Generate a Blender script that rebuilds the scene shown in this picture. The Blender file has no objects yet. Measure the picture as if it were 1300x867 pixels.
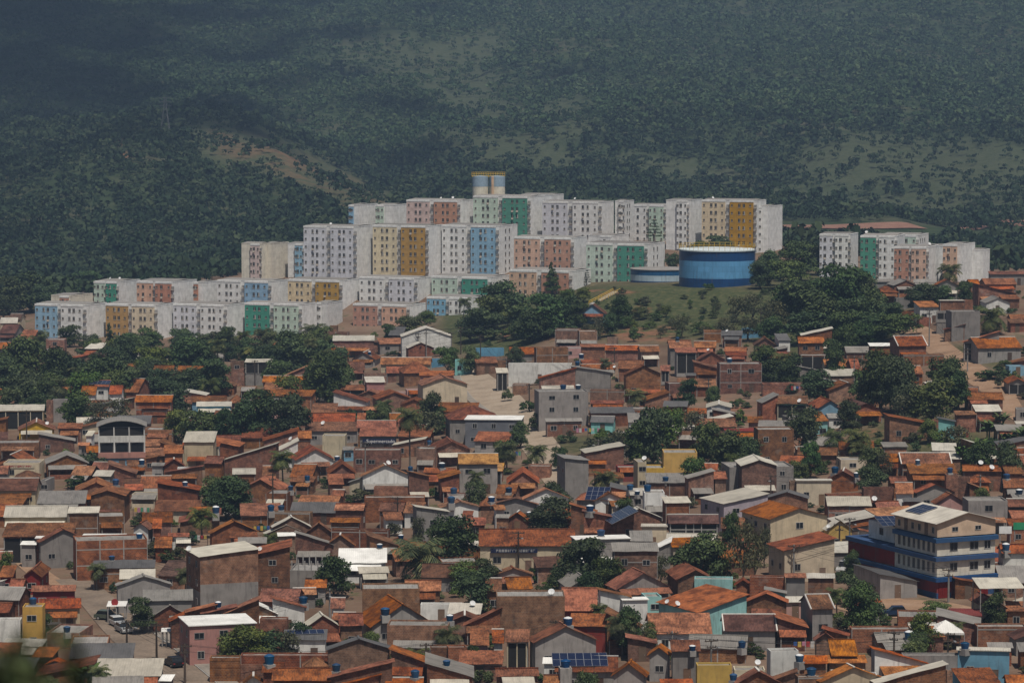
import bpy, math, random
import numpy as np
from mathutils import Vector, Matrix, noise as mnoise
random.seed(7); rng = np.random.default_rng(7)
R = math.radians
SC = bpy.context.scene
COL = SC.collection
# ------------------------------------------------------------------ camera model (photo is 1300 x 867)
FPX, HC = 4000.0, 82.0
PITCH = math.atan((433.5 - 120) / FPX)
CT, ST = math.cos(PITCH), math.sin(PITCH)
def raydir(px, py):
    xc, yc = (px - 650) / FPX, -(py - 433.5) / FPX
    v = (xc, yc * ST + CT, yc * CT - ST)
    return (v[0] / v[1], 1.0, v[2] / v[1])          # per metre of Y
def proj(x, y, z):
    z = z - HC
    f = y * CT - z * ST; u = y * ST + z * CT
    return 650 + FPX * x / f, 433.5 - FPX * u / f
def dens(Y): return FPX / Y                           # pixels per metre
# ------------------------------------------------------------------ terrain heights
TC = [-300, 0, 150, 300, 480, 650, 750, 1000, 1200, 1300, 1600]
TT = [
 (190, [0]*11), (300, [0]*11),
 (450, [0,0,0,0,0,.3,1,2,2,2,2]),
 (550, [0,0,0,0,.4,1.5,3,3.2,4,4,4]),
 (650, [0,0,0,0,1.2,3.5,5.5,6,11,12,12]),
 (740, [0,0,0,0,2.2,5.5,8,10,18,20,20]),
 (820, [0,0,0,.5,3.2,7.5,11,14,23,24,24]),
 (890, [0,0,0,.5,3.6,9,14,18,25,26,25]),
 (955, [0,0,0,.5,4.5,12,22,24,25,25,25]),
 (1010,[0,0,0,.5,4.5,13,22,24,22,22,22]),
 (1060,[0,0,0,.5,2.5,9,16,20,19,19,18]),
 (1120,[1,2,4,7,17,18,19,22,18,17,16]),
 (1190,[0,2,7,14,26,27,28,26,16,14,12]),
 (1260,[-4,-3,2,8,20,21,22,18,11,10,9]),
 (1400,[-2,-2,0,4,12,14,15,15,14,14,14]),
 (1600,[15,18,20,22,28,22,22,22,20,20,20]),
 (1800,[30,38,46,50,32,32,30,32,32,34,34]),
 (2000,[48,56,67,60,42,46,44,50,52,54,54]),
 (2150,[52,58,62,56,52,58,58,64,68,68,68]),
 (2500,[90,92,92,92,92,96,98,104,108,108,106]),
 (2900,[150,150,150,150,152,154,156,164,166,166,164]),
 (3300,[215,215,215,215,217,218,220,226,226,226,224]),
 (3800,[290]*11), (4400,[360]*11)]
GU = np.arange(-500, 1801, 10.0); GD = np.arange(190, 4401, 5.0)
_rows = np.array([np.interp(GU, TC, r) for _, r in TT])
_HG = np.array([np.interp(GD, [d for d, _ in TT], _rows[:, j]) for j in range(len(GU))]).T   # [D, U]
def _blur(a, n, ax):
    k = np.ones(n) / n
    pad = [(0, 0), (0, 0)]; pad[ax] = (n // 2, n // 2)
    return np.apply_along_axis(lambda v: np.convolve(v, k, 'valid'), ax, np.pad(a, pad, mode='edge'))
for _ in range(2):
    _HG = _blur(_HG, 5, 0); _HG = _blur(_HG, 7, 1)
_nz = np.zeros_like(_HG)
for i, d in enumerate(GD):
    if d < 1330: continue
    a = min(1, (d - 1330) / 400)
    for j, u in enumerate(GU):
        x = (u - 650) / FPX * d
        _nz[i, j] = a * (24 * mnoise.noise((x / 150, d / 330, 3.1)) + 11 * mnoise.noise((x / 62, d / 130, 9.7)) - 13 * abs(mnoise.noise((x / 110 + d / 900, d / 420, 1.3))))
_HG = _HG + _nz
def H(x, y):
    """terrain height; scalars or arrays"""
    x = np.asarray(x, float); y = np.asarray(y, float)
    yy = np.clip(y, 191, 4399)
    u = np.clip(650 + FPX * x / np.maximum(y, 60), -499, 1799)
    fi = (yy - 190) / 5; fj = (u + 500) / 10
    i = fi.astype(int); j = fj.astype(int); a = fi - i; b = fj - j
    h = (_HG[i, j] * (1 - a) * (1 - b) + _HG[i + 1, j] * a * (1 - b) + _HG[i, j + 1] * (1 - a) * b + _HG[i + 1, j + 1] * a * b)
    t = np.clip((y - 12) / 170, 0, 1); t = t * t * (3 - 2 * t)
    return 78.6 * (1 - t) + h * t
def Hs(x, y): return float(H(x, y))
_YS = np.arange(300, 4300, 1.5)
def at(px, py, h=0.0, ymin=300):
    """point of the ground (plus h) seen at this pixel"""
    d = raydir(px, py)
    ys = _YS[_YS >= ymin]
    g = HC + d[2] * ys - H(d[0] * ys, ys) - h
    k = np.argmax(g <= 0)
    if g[k] > 0: k = len(ys) - 1
    y0, y1 = (ys[k - 1], ys[k]) if k else (ys[0], ys[0])
    g0, g1 = (g[k - 1], g[k]) if k else (1, 0)
    y = y0 + (y1 - y0) * g0 / (g0 - g1) if g0 != g1 else y1
    x = d[0] * y
    return x, y, Hs(x, y)
# ------------------------------------------------------------------ mesh builder
class MB:
    def __init__(s): s.v = []; s.f = []; s.m = []; s.uv = []
    def face(s, pts, m=0, uv=None):
        n = len(s.v); s.v += [tuple(p) for p in pts]; s.f.append(tuple(range(n, n + len(pts)))); s.m.append(m)
        if uv is None:
            a, b, c = Vector(pts[0]), Vector(pts[1]), Vector(pts[2])
            q = (b - a).cross(c - a)
            ax, ay, az = abs(q.x), abs(q.y), abs(q.z)
            if az >= ax and az >= ay: uv = [(p[0], p[1]) for p in pts]
            elif ay >= ax: uv = [(p[0], p[2]) for p in pts]
            else: uv = [(p[1], p[2]) for p in pts]
        s.uv.append(uv)
    def box(s, x0, x1, y0, y1, z0, z1, m=0, M=None):
        P = [Vector(p) for p in ((x0,y0,z0),(x1,y0,z0),(x1,y1,z0),(x0,y1,z0),(x0,y0,z1),(x1,y0,z1),(x1,y1,z1),(x0,y1,z1))]
        if M is not None: P = [M @ p for p in P]
        for q in ((0,1,5,4),(1,2,6,5),(2,3,7,6),(3,0,4,7),(4,5,6,7),(3,2,1,0)): s.face([P[i] for i in q], m)
    def prism_y(s, poly, y0, y1, m=0):              # polygon in XZ, counter-clockwise seen from -Y
        s.face([(x, y0, z) for x, z in poly], m); s.face([(x, y1, z) for x, z in reversed(poly)], m)
        k = len(poly)
        for i in range(k):
            a, b = poly[i], poly[(i + 1) % k]
            s.face([(b[0], y0, b[1]), (a[0], y0, a[1]), (a[0], y1, a[1]), (b[0], y1, b[1])], m)
    def prism_x(s, poly, x0, x1, m=0):              # polygon in YZ, counter-clockwise seen from +X
        s.face([(x1, y, z) for y, z in poly], m); s.face([(x0, y, z) for y, z in reversed(poly)], m)
        k = len(poly)
        for i in range(k):
            a, b = poly[i], poly[(i + 1) % k]
            s.face([(x0, a[0], a[1]), (x0, b[0], b[1]), (x1, b[0], b[1]), (x1, a[0], a[1])], m)
    def tube(s, a, b, r0, r1=None, n=6, m=0, cap=True):
        a, b = Vector(a), Vector(b); r1 = r0 if r1 is None else r1
        d = (b - a); L = d.length
        if L < 1e-6: return
        d /= L; u = d.orthogonal().normalized(); w = d.cross(u)
        A = [a + (u * math.cos(t) + w * math.sin(t)) * r0 for t in [2*math.pi*i/n for i in range(n)]]
        B = [b + (u * math.cos(t) + w * math.sin(t)) * r1 for t in [2*math.pi*i/n for i in range(n)]]
        for i in range(n):
            j = (i + 1) % n; s.face([A[i], A[j], B[j], B[i]], m, [(i/n*6.28*r0,0),((i+1)/n*6.28*r0,0),((i+1)/n*6.28*r0,L),(i/n*6.28*r0,L)])
        if cap: s.face(B, m); s.face(A[::-1], m)
    def lathe(s, prof, n=20, m=0, ms=None, c=(0, 0)):
        rings = [[(c[0] + r*math.cos(2*math.pi*i/n), c[1] + r*math.sin(2*math.pi*i/n), z) for i in range(n)] for r, z in prof]
        for k in range(len(prof) - 1):
            for i in range(n):
                j = (i + 1) % n
                r = max(prof[k][0], prof[k+1][0])
                s.face([rings[k][i], rings[k][j], rings[k+1][j], rings[k+1][i]], ms[k] if ms else m,
                       [(i/n*6.28*r, prof[k][1]), ((i+1)/n*6.28*r, prof[k][1]), ((i+1)/n*6.28*r, prof[k+1][1]), (i/n*6.28*r, prof[k+1][1])])
    def slab(s, p00, p10, p11, p01, th=.12, jit=.03, st=1.1, m=0):
        """roof plane: p00-p10 eave, p01-p11 top; a slightly uneven sheet with thickness"""
        p00, p10, p11, p01 = map(Vector, (p00, p10, p11, p01))
        U = max((p10-p00).length, (p11-p01).length); V = max((p01-p00).length, (p11-p10).length)
        nu = max(1, min(14, int(U/st))); nv = max(1, min(8, int(V/st)))
        ph = random.random()*50
        def P(i, j, dz):
            a, b = i/nu, j/nv
            q = (p00*(1-a)+p10*a)*(1-b) + (p01*(1-a)+p11*a)*b
            e = jit * 2.2 * mnoise.noise((q.x*.45+ph, q.y*.45, ph)) + jit*.7*(math.sin(q.x*9.1+q.y*5.3+ph))
            return Vector((q.x, q.y, q.z + e + dz))
        T = [[P(i, j, th) for j in range(nv+1)] for i in range(nu+1)]
        B = [[P(i, j, 0) for j in range(nv+1)] for i in range(nu+1)]
        for i in range(nu):
            for j in range(nv):
                uv = [(i/nu*U, j/nv*V), ((i+1)/nu*U, j/nv*V), ((i+1)/nu*U, (j+1)/nv*V), (i/nu*U, (j+1)/nv*V)]
                s.face([T[i][j], T[i+1][j], T[i+1][j+1], T[i][j+1]], m, uv)
                s.face([B[i][j+1], B[i+1][j+1], B[i+1][j], B[i][j]], m, uv[::-1])
        for i in range(nu):
            s.face([B[i][0], B[i+1][0], T[i+1][0], T[i][0]], m); s.face([B[i+1][nv], B[i][nv], T[i][nv], T[i+1][nv]], m)
        for j in range(nv):
            s.face([B[0][j+1], B[0][j], T[0][j], T[0][j+1]], m); s.face([B[nu][j], B[nu][j+1], T[nu][j+1], T[nu][j]], m)
    def mesh(s, name, mats, smooth=False):
        me = bpy.data.meshes.new(name)
        me.from_pydata(s.v, [], s.f)
        for q in (mats if isinstance(mats, (list, tuple)) else [mats]): me.materials.append(q)
        if any(s.m): me.polygons.foreach_set('material_index', s.m)
        ul = me.uv_layers.new(name='UVMap')
        ul.data.foreach_set('uv', np.array([c for f in s.uv for p in f for c in p], dtype=np.float32))
        if smooth: me.polygons.foreach_set('use_smooth', [True]*len(s.f))
        me.update(); return me
    def build(s, name, mats, parent=None, smooth=False):
        return link(name, s.mesh(name, mats, smooth), parent)
def link(name, data, parent=None, loc=None, rz=None):
    o = bpy.data.objects.new(name, data); COL.objects.link(o)
    if parent is not None: o.parent = parent
    if loc is not None: o.location = loc
    if rz is not None: o.rotation_euler = (0, 0, rz)
    return o
def empty(name, loc=(0,0,0), rz=0):
    o = bpy.data.objects.new(name, None); COL.objects.link(o); o.empty_display_size = .5
    o.location = loc; o.rotation_euler = (0, 0, rz); return o
KIDS = {}
def copy_tree(o, parent=None):
    c = o.copy(); COL.objects.link(c)
    if parent is not None: c.parent = parent
    for ch in o.children: copy_tree(ch, c)
    return c
# ------------------------------------------------------------------ registry: labels are written at the end
REG = []          # dict(o, look, cat, group, px, py)
LMK = []          # (name, px, py)
def reg(o, look, cat, group=None, px=None, py=None, label=None):
    o['category'] = cat
    if group: o['group'] = group
    REG.append(dict(o=o, look=look, cat=cat, px=px, py=py, label=label))
    return o
def struct(o): o['kind'] = 'structure'; return o
# ------------------------------------------------------------------ materials
MAT = {}
def _nt(name):
    m = bpy.data.materials.new(name); m.use_nodes = True
    nt = m.node_tree; b = nt.nodes['Principled BSDF']
    b.inputs['Specular IOR Level'].default_value = .25
    MAT[name] = m; return m, nt, b
def N(nt, t, **k):
    n = nt.nodes.new(t)
    for a, v in k.items(): setattr(n, a, v)
    return n
def coords(nt, kind, sx=1, sy=1, sz=1, rnd=True):
    tc = N(nt, 'ShaderNodeTexCoord')
    mp = N(nt, 'ShaderNodeMapping'); mp.inputs['Scale'].default_value = (sx, sy, sz)
    src = tc.outputs[kind]
    if rnd:
        oi = N(nt, 'ShaderNodeObjectInfo'); ad = N(nt, 'ShaderNodeVectorMath', operation='MULTIPLY_ADD')
        cb = N(nt, 'ShaderNodeCombineXYZ')
        for i in range(3): nt.links.new(oi.outputs['Random'], cb.inputs[i])
        nt.links.new(cb.outputs[0], ad.inputs[0]); ad.inputs[1].default_value = (37, 61, 83); nt.links.new(src, ad.inputs[2])
        src = ad.outputs[0]
    nt.links.new(src, mp.inputs['Vector']); return mp.outputs['Vector']
def noise_n(nt, vec, scale, detail=4, rough=.6):
    n = N(nt, 'ShaderNodeTexNoise'); n.inputs['Scale'].default_value = scale; n.inputs['Detail'].default_value = detail
    n.inputs['Roughness'].default_value = rough; nt.links.new(vec, n.inputs['Vector']); return n.outputs['Fac']
def ramp(nt, fac, stops):
    r = N(nt, 'ShaderNodeValToRGB'); e = r.color_ramp.elements
    while len(e) < len(stops): e.new(.5)
    for q, (p, c) in zip(e, stops): q.position = p; q.color = (*c, 1) if len(c) == 3 else c
    nt.links.new(fac, r.inputs['Fac']); return r.outputs['Color']
def mix(nt, a, b, fac, mode='MIX'):
    m = N(nt, 'ShaderNodeMix', data_type='RGBA', blend_type=mode)
    for s, v in ((0, fac), (6, a), (7, b)):
        if hasattr(v, 'is_linked') or hasattr(v, 'links'): nt.links.new(v, m.inputs[s])
        elif s == 0: m.inputs[0].default_value = v
        else: m.inputs[s].default_value = (*v, 1)
    return m.outputs[2]
def objvar(nt, col, dv=.25, dh=.01, ds=.15):
    oi = N(nt, 'ShaderNodeObjectInfo'); hs = N(nt, 'ShaderNodeHueSaturation')
    def rng_(mul, add, seed):
        m1 = N(nt, 'ShaderNodeMath', operation='MULTIPLY'); m1.inputs[1].default_value = seed; nt.links.new(oi.outputs['Random'], m1.inputs[0])
        fr = N(nt, 'ShaderNodeMath', operation='FRACT'); nt.links.new(m1.outputs[0], fr.inputs[0])
        m2 = N(nt, 'ShaderNodeMath', operation='MULTIPLY_ADD'); m2.inputs[1].default_value = mul; m2.inputs[2].default_value = add
        nt.links.new(fr.outputs[0], m2.inputs[0]); return m2.outputs[0]
    nt.links.new(rng_(2*dv, 1-dv, 1.0), hs.inputs['Value']); nt.links.new(rng_(2*dh, .5-dh, 17.3), hs.inputs['Hue'])
    nt.links.new(rng_(2*ds, 1-ds, 41.7), hs.inputs['Saturation'])
    nt.links.new(col, hs.inputs['Color']); return hs.outputs['Color']
def bump(nt, b, fac, strength=.3, dist=.05):
    bp = N(nt, 'ShaderNodeBump'); bp.inputs['Strength'].default_value = strength; bp.inputs['Distance'].default_value = dist
    nt.links.new(fac, bp.inputs['Height']); nt.links.new(bp.outputs[0], b.inputs['Normal'])
def plain(name, c, rough=.6, metal=0, spec=.25, var=0):
    m, nt, b = _nt(name); b.inputs['Roughness'].default_value = rough; b.inputs['Metallic'].default_value = metal
    b.inputs['Specular IOR Level'].default_value = spec
    v = coords(nt, 'Object'); f = noise_n(nt, v, 1.3, 3)
    col = ramp(nt, f, [(.3, tuple(x*.85 for x in c)), (.7, tuple(min(1, x*1.12) for x in c))])
    if var: col = objvar(nt, col, var)
    nt.links.new(col, b.inputs['Base Color']); return m
def wallmat(name, c, dirt=(.10,.09,.085), amt=.55, var=.15, rough=.85, joint=0):
    """render or paint with blotches and vertical rain streaks of their own shape"""
    m, nt, b = _nt(name); b.inputs['Roughness'].default_value = rough
    v = coords(nt, 'UV'); f1 = noise_n(nt, v, .55, 5)
    base = ramp(nt, f1, [(.32, tuple(x*.74 for x in c)), (.62, c)])
    v2 = coords(nt, 'UV', 1.6, .22, 1); f2 = noise_n(nt, v2, 1.2, 5, .65)
    st = ramp(nt, f2, [(.52, (0,0,0)), (.72, (amt,)*3)])
    col = mix(nt, base, dirt, st)
    if joint:
        bt = N(nt, 'ShaderNodeTexBrick'); bt.offset = 0
        for k, f in (('Color1', 1), ('Color2', .955), ('Mortar', .80)): bt.inputs[k].default_value = (f, f, f, 1)
        for k, f in (('Scale', 1), ('Brick Width', 3.1), ('Row Height', joint), ('Mortar Size', .05)): bt.inputs[k].default_value = f
        nt.links.new(coords(nt, 'UV', rnd=False), bt.inputs['Vector']); col = mix(nt, col, bt.outputs['Color'], 1.0, 'MULTIPLY')
    if var: col = objvar(nt, col, var, .008, .15)
    nt.links.new(col, b.inputs['Base Color'])
    f3 = noise_n(nt, v, 9, 3); bump(nt, b, f3, .2, .03); return m
def brickmat(name, c1, c2, mort, var=.2, stain=(.05,.035,.03)):
    m, nt, b = _nt(name); b.inputs['Roughness'].default_value = .9
    v = coords(nt, 'UV')
    bt = N(nt, 'ShaderNodeTexBrick'); bt.inputs['Color1'].default_value = (*c1,1); bt.inputs['Color2'].default_value = (*c2,1)
    bt.inputs['Mortar'].default_value = (*mort,1); bt.inputs['Scale'].default_value = 1
    bt.inputs['Brick Width'].default_value = .38; bt.inputs['Row Height'].default_value = .24; bt.inputs['Mortar Size'].default_value = .022
    nt.links.new(v, bt.inputs['Vector'])
    f1 = noise_n(nt, v, .7, 6, .7); t = ramp(nt, f1, [(.34, (.45,.42,.41)), (.66, (1.25,1.2,1.16))])
    col = mix(nt, bt.outputs['Color'], t, 1.0, 'MULTIPLY')
    v2 = coords(nt, 'UV', 1.5, .3, 1); f2 = noise_n(nt, v2, 1.1, 5, .7)
    col = mix(nt, col, stain, ramp(nt, f2, [(.53, (0,0,0)), (.75, (.75,)*3)]))
    v3 = coords(nt, 'UV', .35, .5, 1); f4 = noise_n(nt, v3, .9, 3)
    col = mix(nt, col, (.24,.19,.16), ramp(nt, f4, [(.62, (0,0,0)), (.7, (.5,)*3)]))
    col = objvar(nt, col, var, .012, .2)
    nt.links.new(col, b.inputs['Base Color']); bump(nt, b, bt.outputs['Fac'], .25, .02); return m
def tilemat(name, c, dark, spots=(.035,.028,.025), amt=.6, var=.22):
    m, nt, b = _nt(name); b.inputs['Roughness'].default_value = .8
    v = coords(nt, 'UV')
    va = coords(nt, 'UV', 3.2, 1.0, 1); f0 = noise_n(nt, va, 1.1, 5, .8)       # single tiles
    tile = ramp(nt, f0, [(.36, dark), (.50, c), (.68, tuple(min(1, x*1.4) for x in c))])
    f1 = noise_n(nt, v, .42, 5, .65); patch = ramp(nt, f1, [(.38, (.42,.38,.36)), (.58, (1.08,1.06,1.04))])
    col = mix(nt, tile, patch, 1.0, 'MULTIPLY')
    vb = coords(nt, 'UV', 1.8, .8, 1); f2 = noise_n(nt, vb, 1.5, 6, .75)
    col = mix(nt, col, spots, ramp(nt, f2, [(.52, (0,0,0)), (.70, (amt,)*3)]))
    w = N(nt, 'ShaderNodeTexWave', wave_type='BANDS', bands_direction='Y', wave_profile='SAW'); w.inputs['Scale'].default_value = .8; w.inputs['Distortion'].default_value = 1.2
    nt.links.new(v, w.inputs['Vector'])
    w2 = N(nt, 'ShaderNodeTexWave', wave_type='BANDS', bands_direction='X'); w2.inputs['Scale'].default_value = 1.45; w2.inputs['Distortion'].default_value = .4
    nt.links.new(v, w2.inputs['Vector'])
    ad = N(nt, 'ShaderNodeMath', operation='MULTIPLY_ADD'); ad.inputs[1].default_value = .6
    nt.links.new(w2.outputs['Fac'], ad.inputs[0]); nt.links.new(w.outputs['Fac'], ad.inputs[2])
    ad2 = N(nt, 'ShaderNodeMath', operation='MULTIPLY_ADD'); ad2.inputs[1].default_value = 1.0
    nt.links.new(f0, ad2.inputs[0]); nt.links.new(ad.outputs[0], ad2.inputs[2])
    col = objvar(nt, col, var, .012, .14)
    nt.links.new(col, b.inputs['Base Color']); bump(nt, b, ad2.outputs[0], .85, .12); return m
def sheetmat(name, c, dark, amt=.5, var=.15, rough=.7):
    m, nt, b = _nt(name); b.inputs['Roughness'].default_value = rough
    v = coords(nt, 'UV'); f1 = noise_n(nt, v, .35, 5, .6)
    base = ramp(nt, f1, [(.35, tuple(x*.75 for x in c)), (.62, c)])
    va = coords(nt, 'UV', 1.7, .25, 1); f2 = noise_n(nt, va, 1.0, 5, .7)
    col = mix(nt, base, dark, ramp(nt, f2, [(.5, (0,0,0)), (.68, (amt,)*3)]))
    w2 = N(nt, 'ShaderNodeTexWave', wave_type='BANDS', bands_direction='X'); w2.inputs['Scale'].default_value = .9
    nt.links.new(v, w2.inputs['Vector'])
    col = objvar(nt, col, var, .006, .15)
    nt.links.new(col, b.inputs['Base Color']); bump(nt, b, w2.outputs['Fac'], .5, .06); return m
# walls
brickmat('br', (.29,.120,.062), (.16,.062,.036), (.23,.17,.13), .3)
brickmat('brtan', (.28,.15,.09), (.195,.10,.062), (.25,.2,.16), .14)
wallmat('gy', (.27,.25,.235), amt=.7, var=.25); wallmat('gb', (.15,.155,.175), amt=.15, var=.04); wallmat('wh', (.66,.65,.62), amt=.42)
wallmat('cr', (.52,.44,.32), amt=.4); wallmat('ye', (.52,.33,.09), amt=.3, var=.08); wallmat('bl', (.16,.33,.46), amt=.35)
wallmat('aq', (.26,.52,.50), amt=.45, var=.1); wallmat('pk', (.46,.25,.22), amt=.4); wallmat('gn', (.13,.36,.28), amt=.4)
wallmat('rd', (.22,.03,.025), amt=.4, var=.1); wallmat('li', (.38,.33,.37), amt=.4, var=.05); wallmat('blu', (.016,.070,.185), amt=.3, var=.03)
wallmat('whc', (.64,.58,.48), amt=.4, var=.03); wallmat('peach', (.60,.42,.28), amt=.15, var=.02)
WALLN = dict(br='brick', brtan='tan brick', gy='grey rendered', gb='slate grey', wh='white', cr='cream', ye='yellow', bl='pale blue', aq='turquoise', pk='pink', gn='green', rd='dark red', li='lilac', blu='blue', peach='peach')
# roofs
tilemat('ot', (.38,.130,.046), (.18,.060,.026), amt=.6, var=.2); tilemat('rt', (.27,.098,.043), (.095,.040,.024), amt=.9, var=.3)
tilemat('bt', (.125,.062,.045), (.085,.042,.033), amt=.5, var=.15); tilemat('yt', (.42,.24,.09), (.30,.16,.06), amt=.4, var=.06)
sheetmat('fc', (.24,.22,.20), (.07,.065,.06)); sheetmat('dk', (.11,.105,.105), (.04,.04,.04)); sheetmat('zn', (.50,.46,.39), (.20,.18,.155), .45)
sheetmat('whs', (.78,.76,.72), (.4,.38,.36), .25, .05); sheetmat('ct', (.28,.26,.24), (.09,.085,.08), .6); sheetmat('rds', (.17,.028,.025), (.07,.02,.02), .4)
ROOFN = dict(ot='orange tile', rt='rust tile', bt='dark brown tile', yt='straw tile', fc='grey fibre-cement', dk='dark sheet', zn='pale sheet', whs='white sheet', ct='concrete', rds='dark red sheet')
plain('glassdark', (.015,.017,.02), .15, spec=.5); plain('frame', (.30,.29,.28), .6, var=.4); plain('framewh', (.6,.6,.58), .6)
plain('door', (.13,.085,.06), .6, var=.5); plain('opening_shade', (.02,.018,.017), .9); plain('conc', (.29,.275,.26), .9, var=.15)  # the near-black one paints the shade inside openings
plain('mortar', (.55,.52,.48), .9, var=.2); plain('bluetank', (.013,.055,.13), .5, var=.4); plain('whitecap', (.62,.62,.62), .6)
plain('steel', (.35,.35,.35), .5, .3); plain('white', (.75,.75,.74), .5); plain('poleconc', (.21,.20,.19), .9, var=.2); plain('wood', (.07,.052,.04), .85, var=.3)
plain('solar', (.012,.017,.045), .15, spec=.5); plain('solarframe', (.35,.35,.37), .4, .5); plain('rubber', (.02,.02,.02), .8)
plain('trunk', (.095,.075,.058), .95, var=.2); plain('palmtrunk', (.16,.135,.11), .95, var=.15)
plain('yellowrail', (.55,.36,.05), .6); plain('tankdark', (.012,.065,.20), .5); plain('tanklight', (.13,.36,.60), .5); plain('tankwhite', (.58,.64,.66), .6)
plain('navy', (.012,.016,.05), .6); plain('redpaint', (.28,.03,.03), .6); plain('orangepaint', (.55,.22,.02), .6); plain('greenpaint', (.03,.25,.12), .6)
plain('lime', (.25,.36,.08), .7); plain('bluetarp', (.02,.16,.5), .6); plain('cloth', (.5,.45,.42), .9, var=.5)
# ------------------------------------------------------------------ vegetation materials
def leafmat(name, c1, c2, var=.22, dh=.02, trans=.0):
    m, nt, b = _nt(name); b.inputs['Roughness'].default_value = .65; b.inputs['Specular IOR Level'].default_value = .2
    g = N(nt, 'ShaderNodeNewGeometry')
    col = ramp(nt, g.outputs['Random Per Island'], [(.1, c1), (.9, c2)])
    tc = coords(nt, 'Object', rnd=True); f = noise_n(nt, tc, 3.0, 2)
    col = mix(nt, col, ramp(nt, f, [(.35, (.7,.75,.7)), (.65, (1.2,1.15,1.0))]), 1.0, 'MULTIPLY')
    col = objvar(nt, col, var, dh, .15)
    nt.links.new(col, b.inputs['Base Color']); return m
leafmat('leaf', (.026,.046,.021), (.066,.096,.036), .3, .03)
leafmat('leaflight', (.050,.080,.026), (.11,.14,.045), .2, .03)
leafmat('leafdry', (.050,.055,.030), (.095,.095,.055), .2)
leafmat('palmleaf', (.032,.050,.020), (.11,.115,.040), .2)
leafmat('banana', (.045,.075,.028), (.10,.13,.045), .15)
# ------------------------------------------------------------------ tree meshes (unit: 1 high, 1 wide), copied with a scale
def crown(seed, nleaf, leaf, z0, shape='broad', mat='leaf', gap=0.0):
    r = np.random.default_rng(seed)
    lobes = []
    if shape == 'broad':
        for k in range(26):
            a = r.uniform(0, 6.283); rr = .30 * math.sqrt(r.uniform(0, 1)); zz = r.uniform(.0, 1)
            zc = z0 + .12 + (.99 - z0 - .26) * zz
            fl = 1 - .45 * abs(zz - .35)
            lobes.append((rr*fl*math.cos(a), rr*fl*math.sin(a), zc, r.uniform(.15, .23), r.uniform(.13, .20)))
    elif shape == 'cone':
        for k in range(16):
            zz = k / 15; a = r.uniform(0, 6.283); rr = .26 * (1 - zz)
            lobes.append((rr*math.cos(a), rr*math.sin(a), z0 + .06 + (.92 - z0) * zz, .24 * (1 - zz*.75), .09))
    elif shape == 'tier':
        for k in range(6):
            zz = k / 5
            for q in range(4):
                a = q*1.57 + k*.6 + r.uniform(-.2, .2); rr = .33*(1 - zz*.8)
                lobes.append((rr*math.cos(a), rr*math.sin(a), z0 + .05 + (.9 - z0)*zz, .13*(1-zz*.4), .035))
    elif shape == 'bush':
        for k in range(14):
            a = r.uniform(0, 6.283); rr = .38 * math.sqrt(r.uniform(0, 1))
            lobes.append((rr*math.cos(a), rr*math.sin(a), .18 + r.uniform(0, .55)*(1 - rr*1.2), r.uniform(.12, .2), r.uniform(.14, .22)))
    vs, fs = [], []
    w = np.array([l[3]**2 for l in lobes]); w /= w.sum()
    for k in r.choice(len(lobes), nleaf, p=w):
        cx, cy, cz, a, h = lobes[k]
        n = r.normal(size=3); n /= np.linalg.norm(n)
        if n[2] < -.3: n[2] *= -.6
        rad = r.uniform(.62, 1.05)
        p = np.array([cx + n[0]*a*rad, cy + n[1]*a*rad, cz + n[2]*h*rad])
        nn = n + r.normal(size=3)*.55; nn /= np.linalg.norm(nn)
        t = np.cross(nn, r.normal(size=3)); t /= np.linalg.norm(t); bq = np.cross(nn, t)
        s = leaf * r.uniform(.6, 1.3)
        i = len(vs)
        vs += [p - t*s, p + bq*s*.55 + nn*s*.1, p + t*s, p - bq*s*.55 + nn*s*.1]
        fs.append((i, i+1, i+2, i+3))
    me = bpy.data.meshes.new('crown'); me.from_pydata([tuple(v) for v in vs], [], fs); me.materials.append(MAT[mat]); me.update()
    return me
def trunkmesh(seed, z0, thick=.028):
    r = random.Random(seed); mb = MB()
    p = [Vector((0,0,-.12)), Vector((r.uniform(-.02,.02), r.uniform(-.02,.02), z0*.6)), Vector((r.uniform(-.04,.04), r.uniform(-.04,.04), z0+.12))]
    mb.tube(p[0], p[1], thick*1.35, thick, 7); mb.tube(p[1], p[2], thick, thick*.7, 7)
    for k in range(5):
        a = r.uniform(0, 6.28); L = r.uniform(.18, .3)
        s = p[1].lerp(p[2], r.uniform(.2, 1)); e = s + Vector((math.cos(a)*L, math.sin(a)*L, r.uniform(.18, .38)))
        mb.tube(s, e, thick*.55, thick*.22, 5)
    return mb.mesh('trunk', MAT['trunk'])
TREEV = {}
def _tv(key, n, shape, nleaf, leaf, z0, mat):
    TREEV[key] = [(trunkmesh(i*7+len(key), z0), crown(i*13+nleaf+len(key), nleaf, leaf, z0, shape, mat)) for i in range(n)]
_tv('broad', 6, 'broad', 5200, .030, .03, 'leaf'); _tv('light', 3, 'broad', 4200, .030, .05, 'leaflight')
_tv('dry', 2, 'broad', 1300, .032, .16, 'leafdry'); _tv('cone', 2, 'cone', 2200, .034, .12, 'leaf'); _tv('tier', 1, 'tier', 1500, .03, .2, 'leaf')
BUSHV = [crown(900+i, 1300, .05, 0, 'bush', m) for i, m in enumerate(['leaf', 'leaf', 'leaflight', 'leafdry'])]
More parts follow.
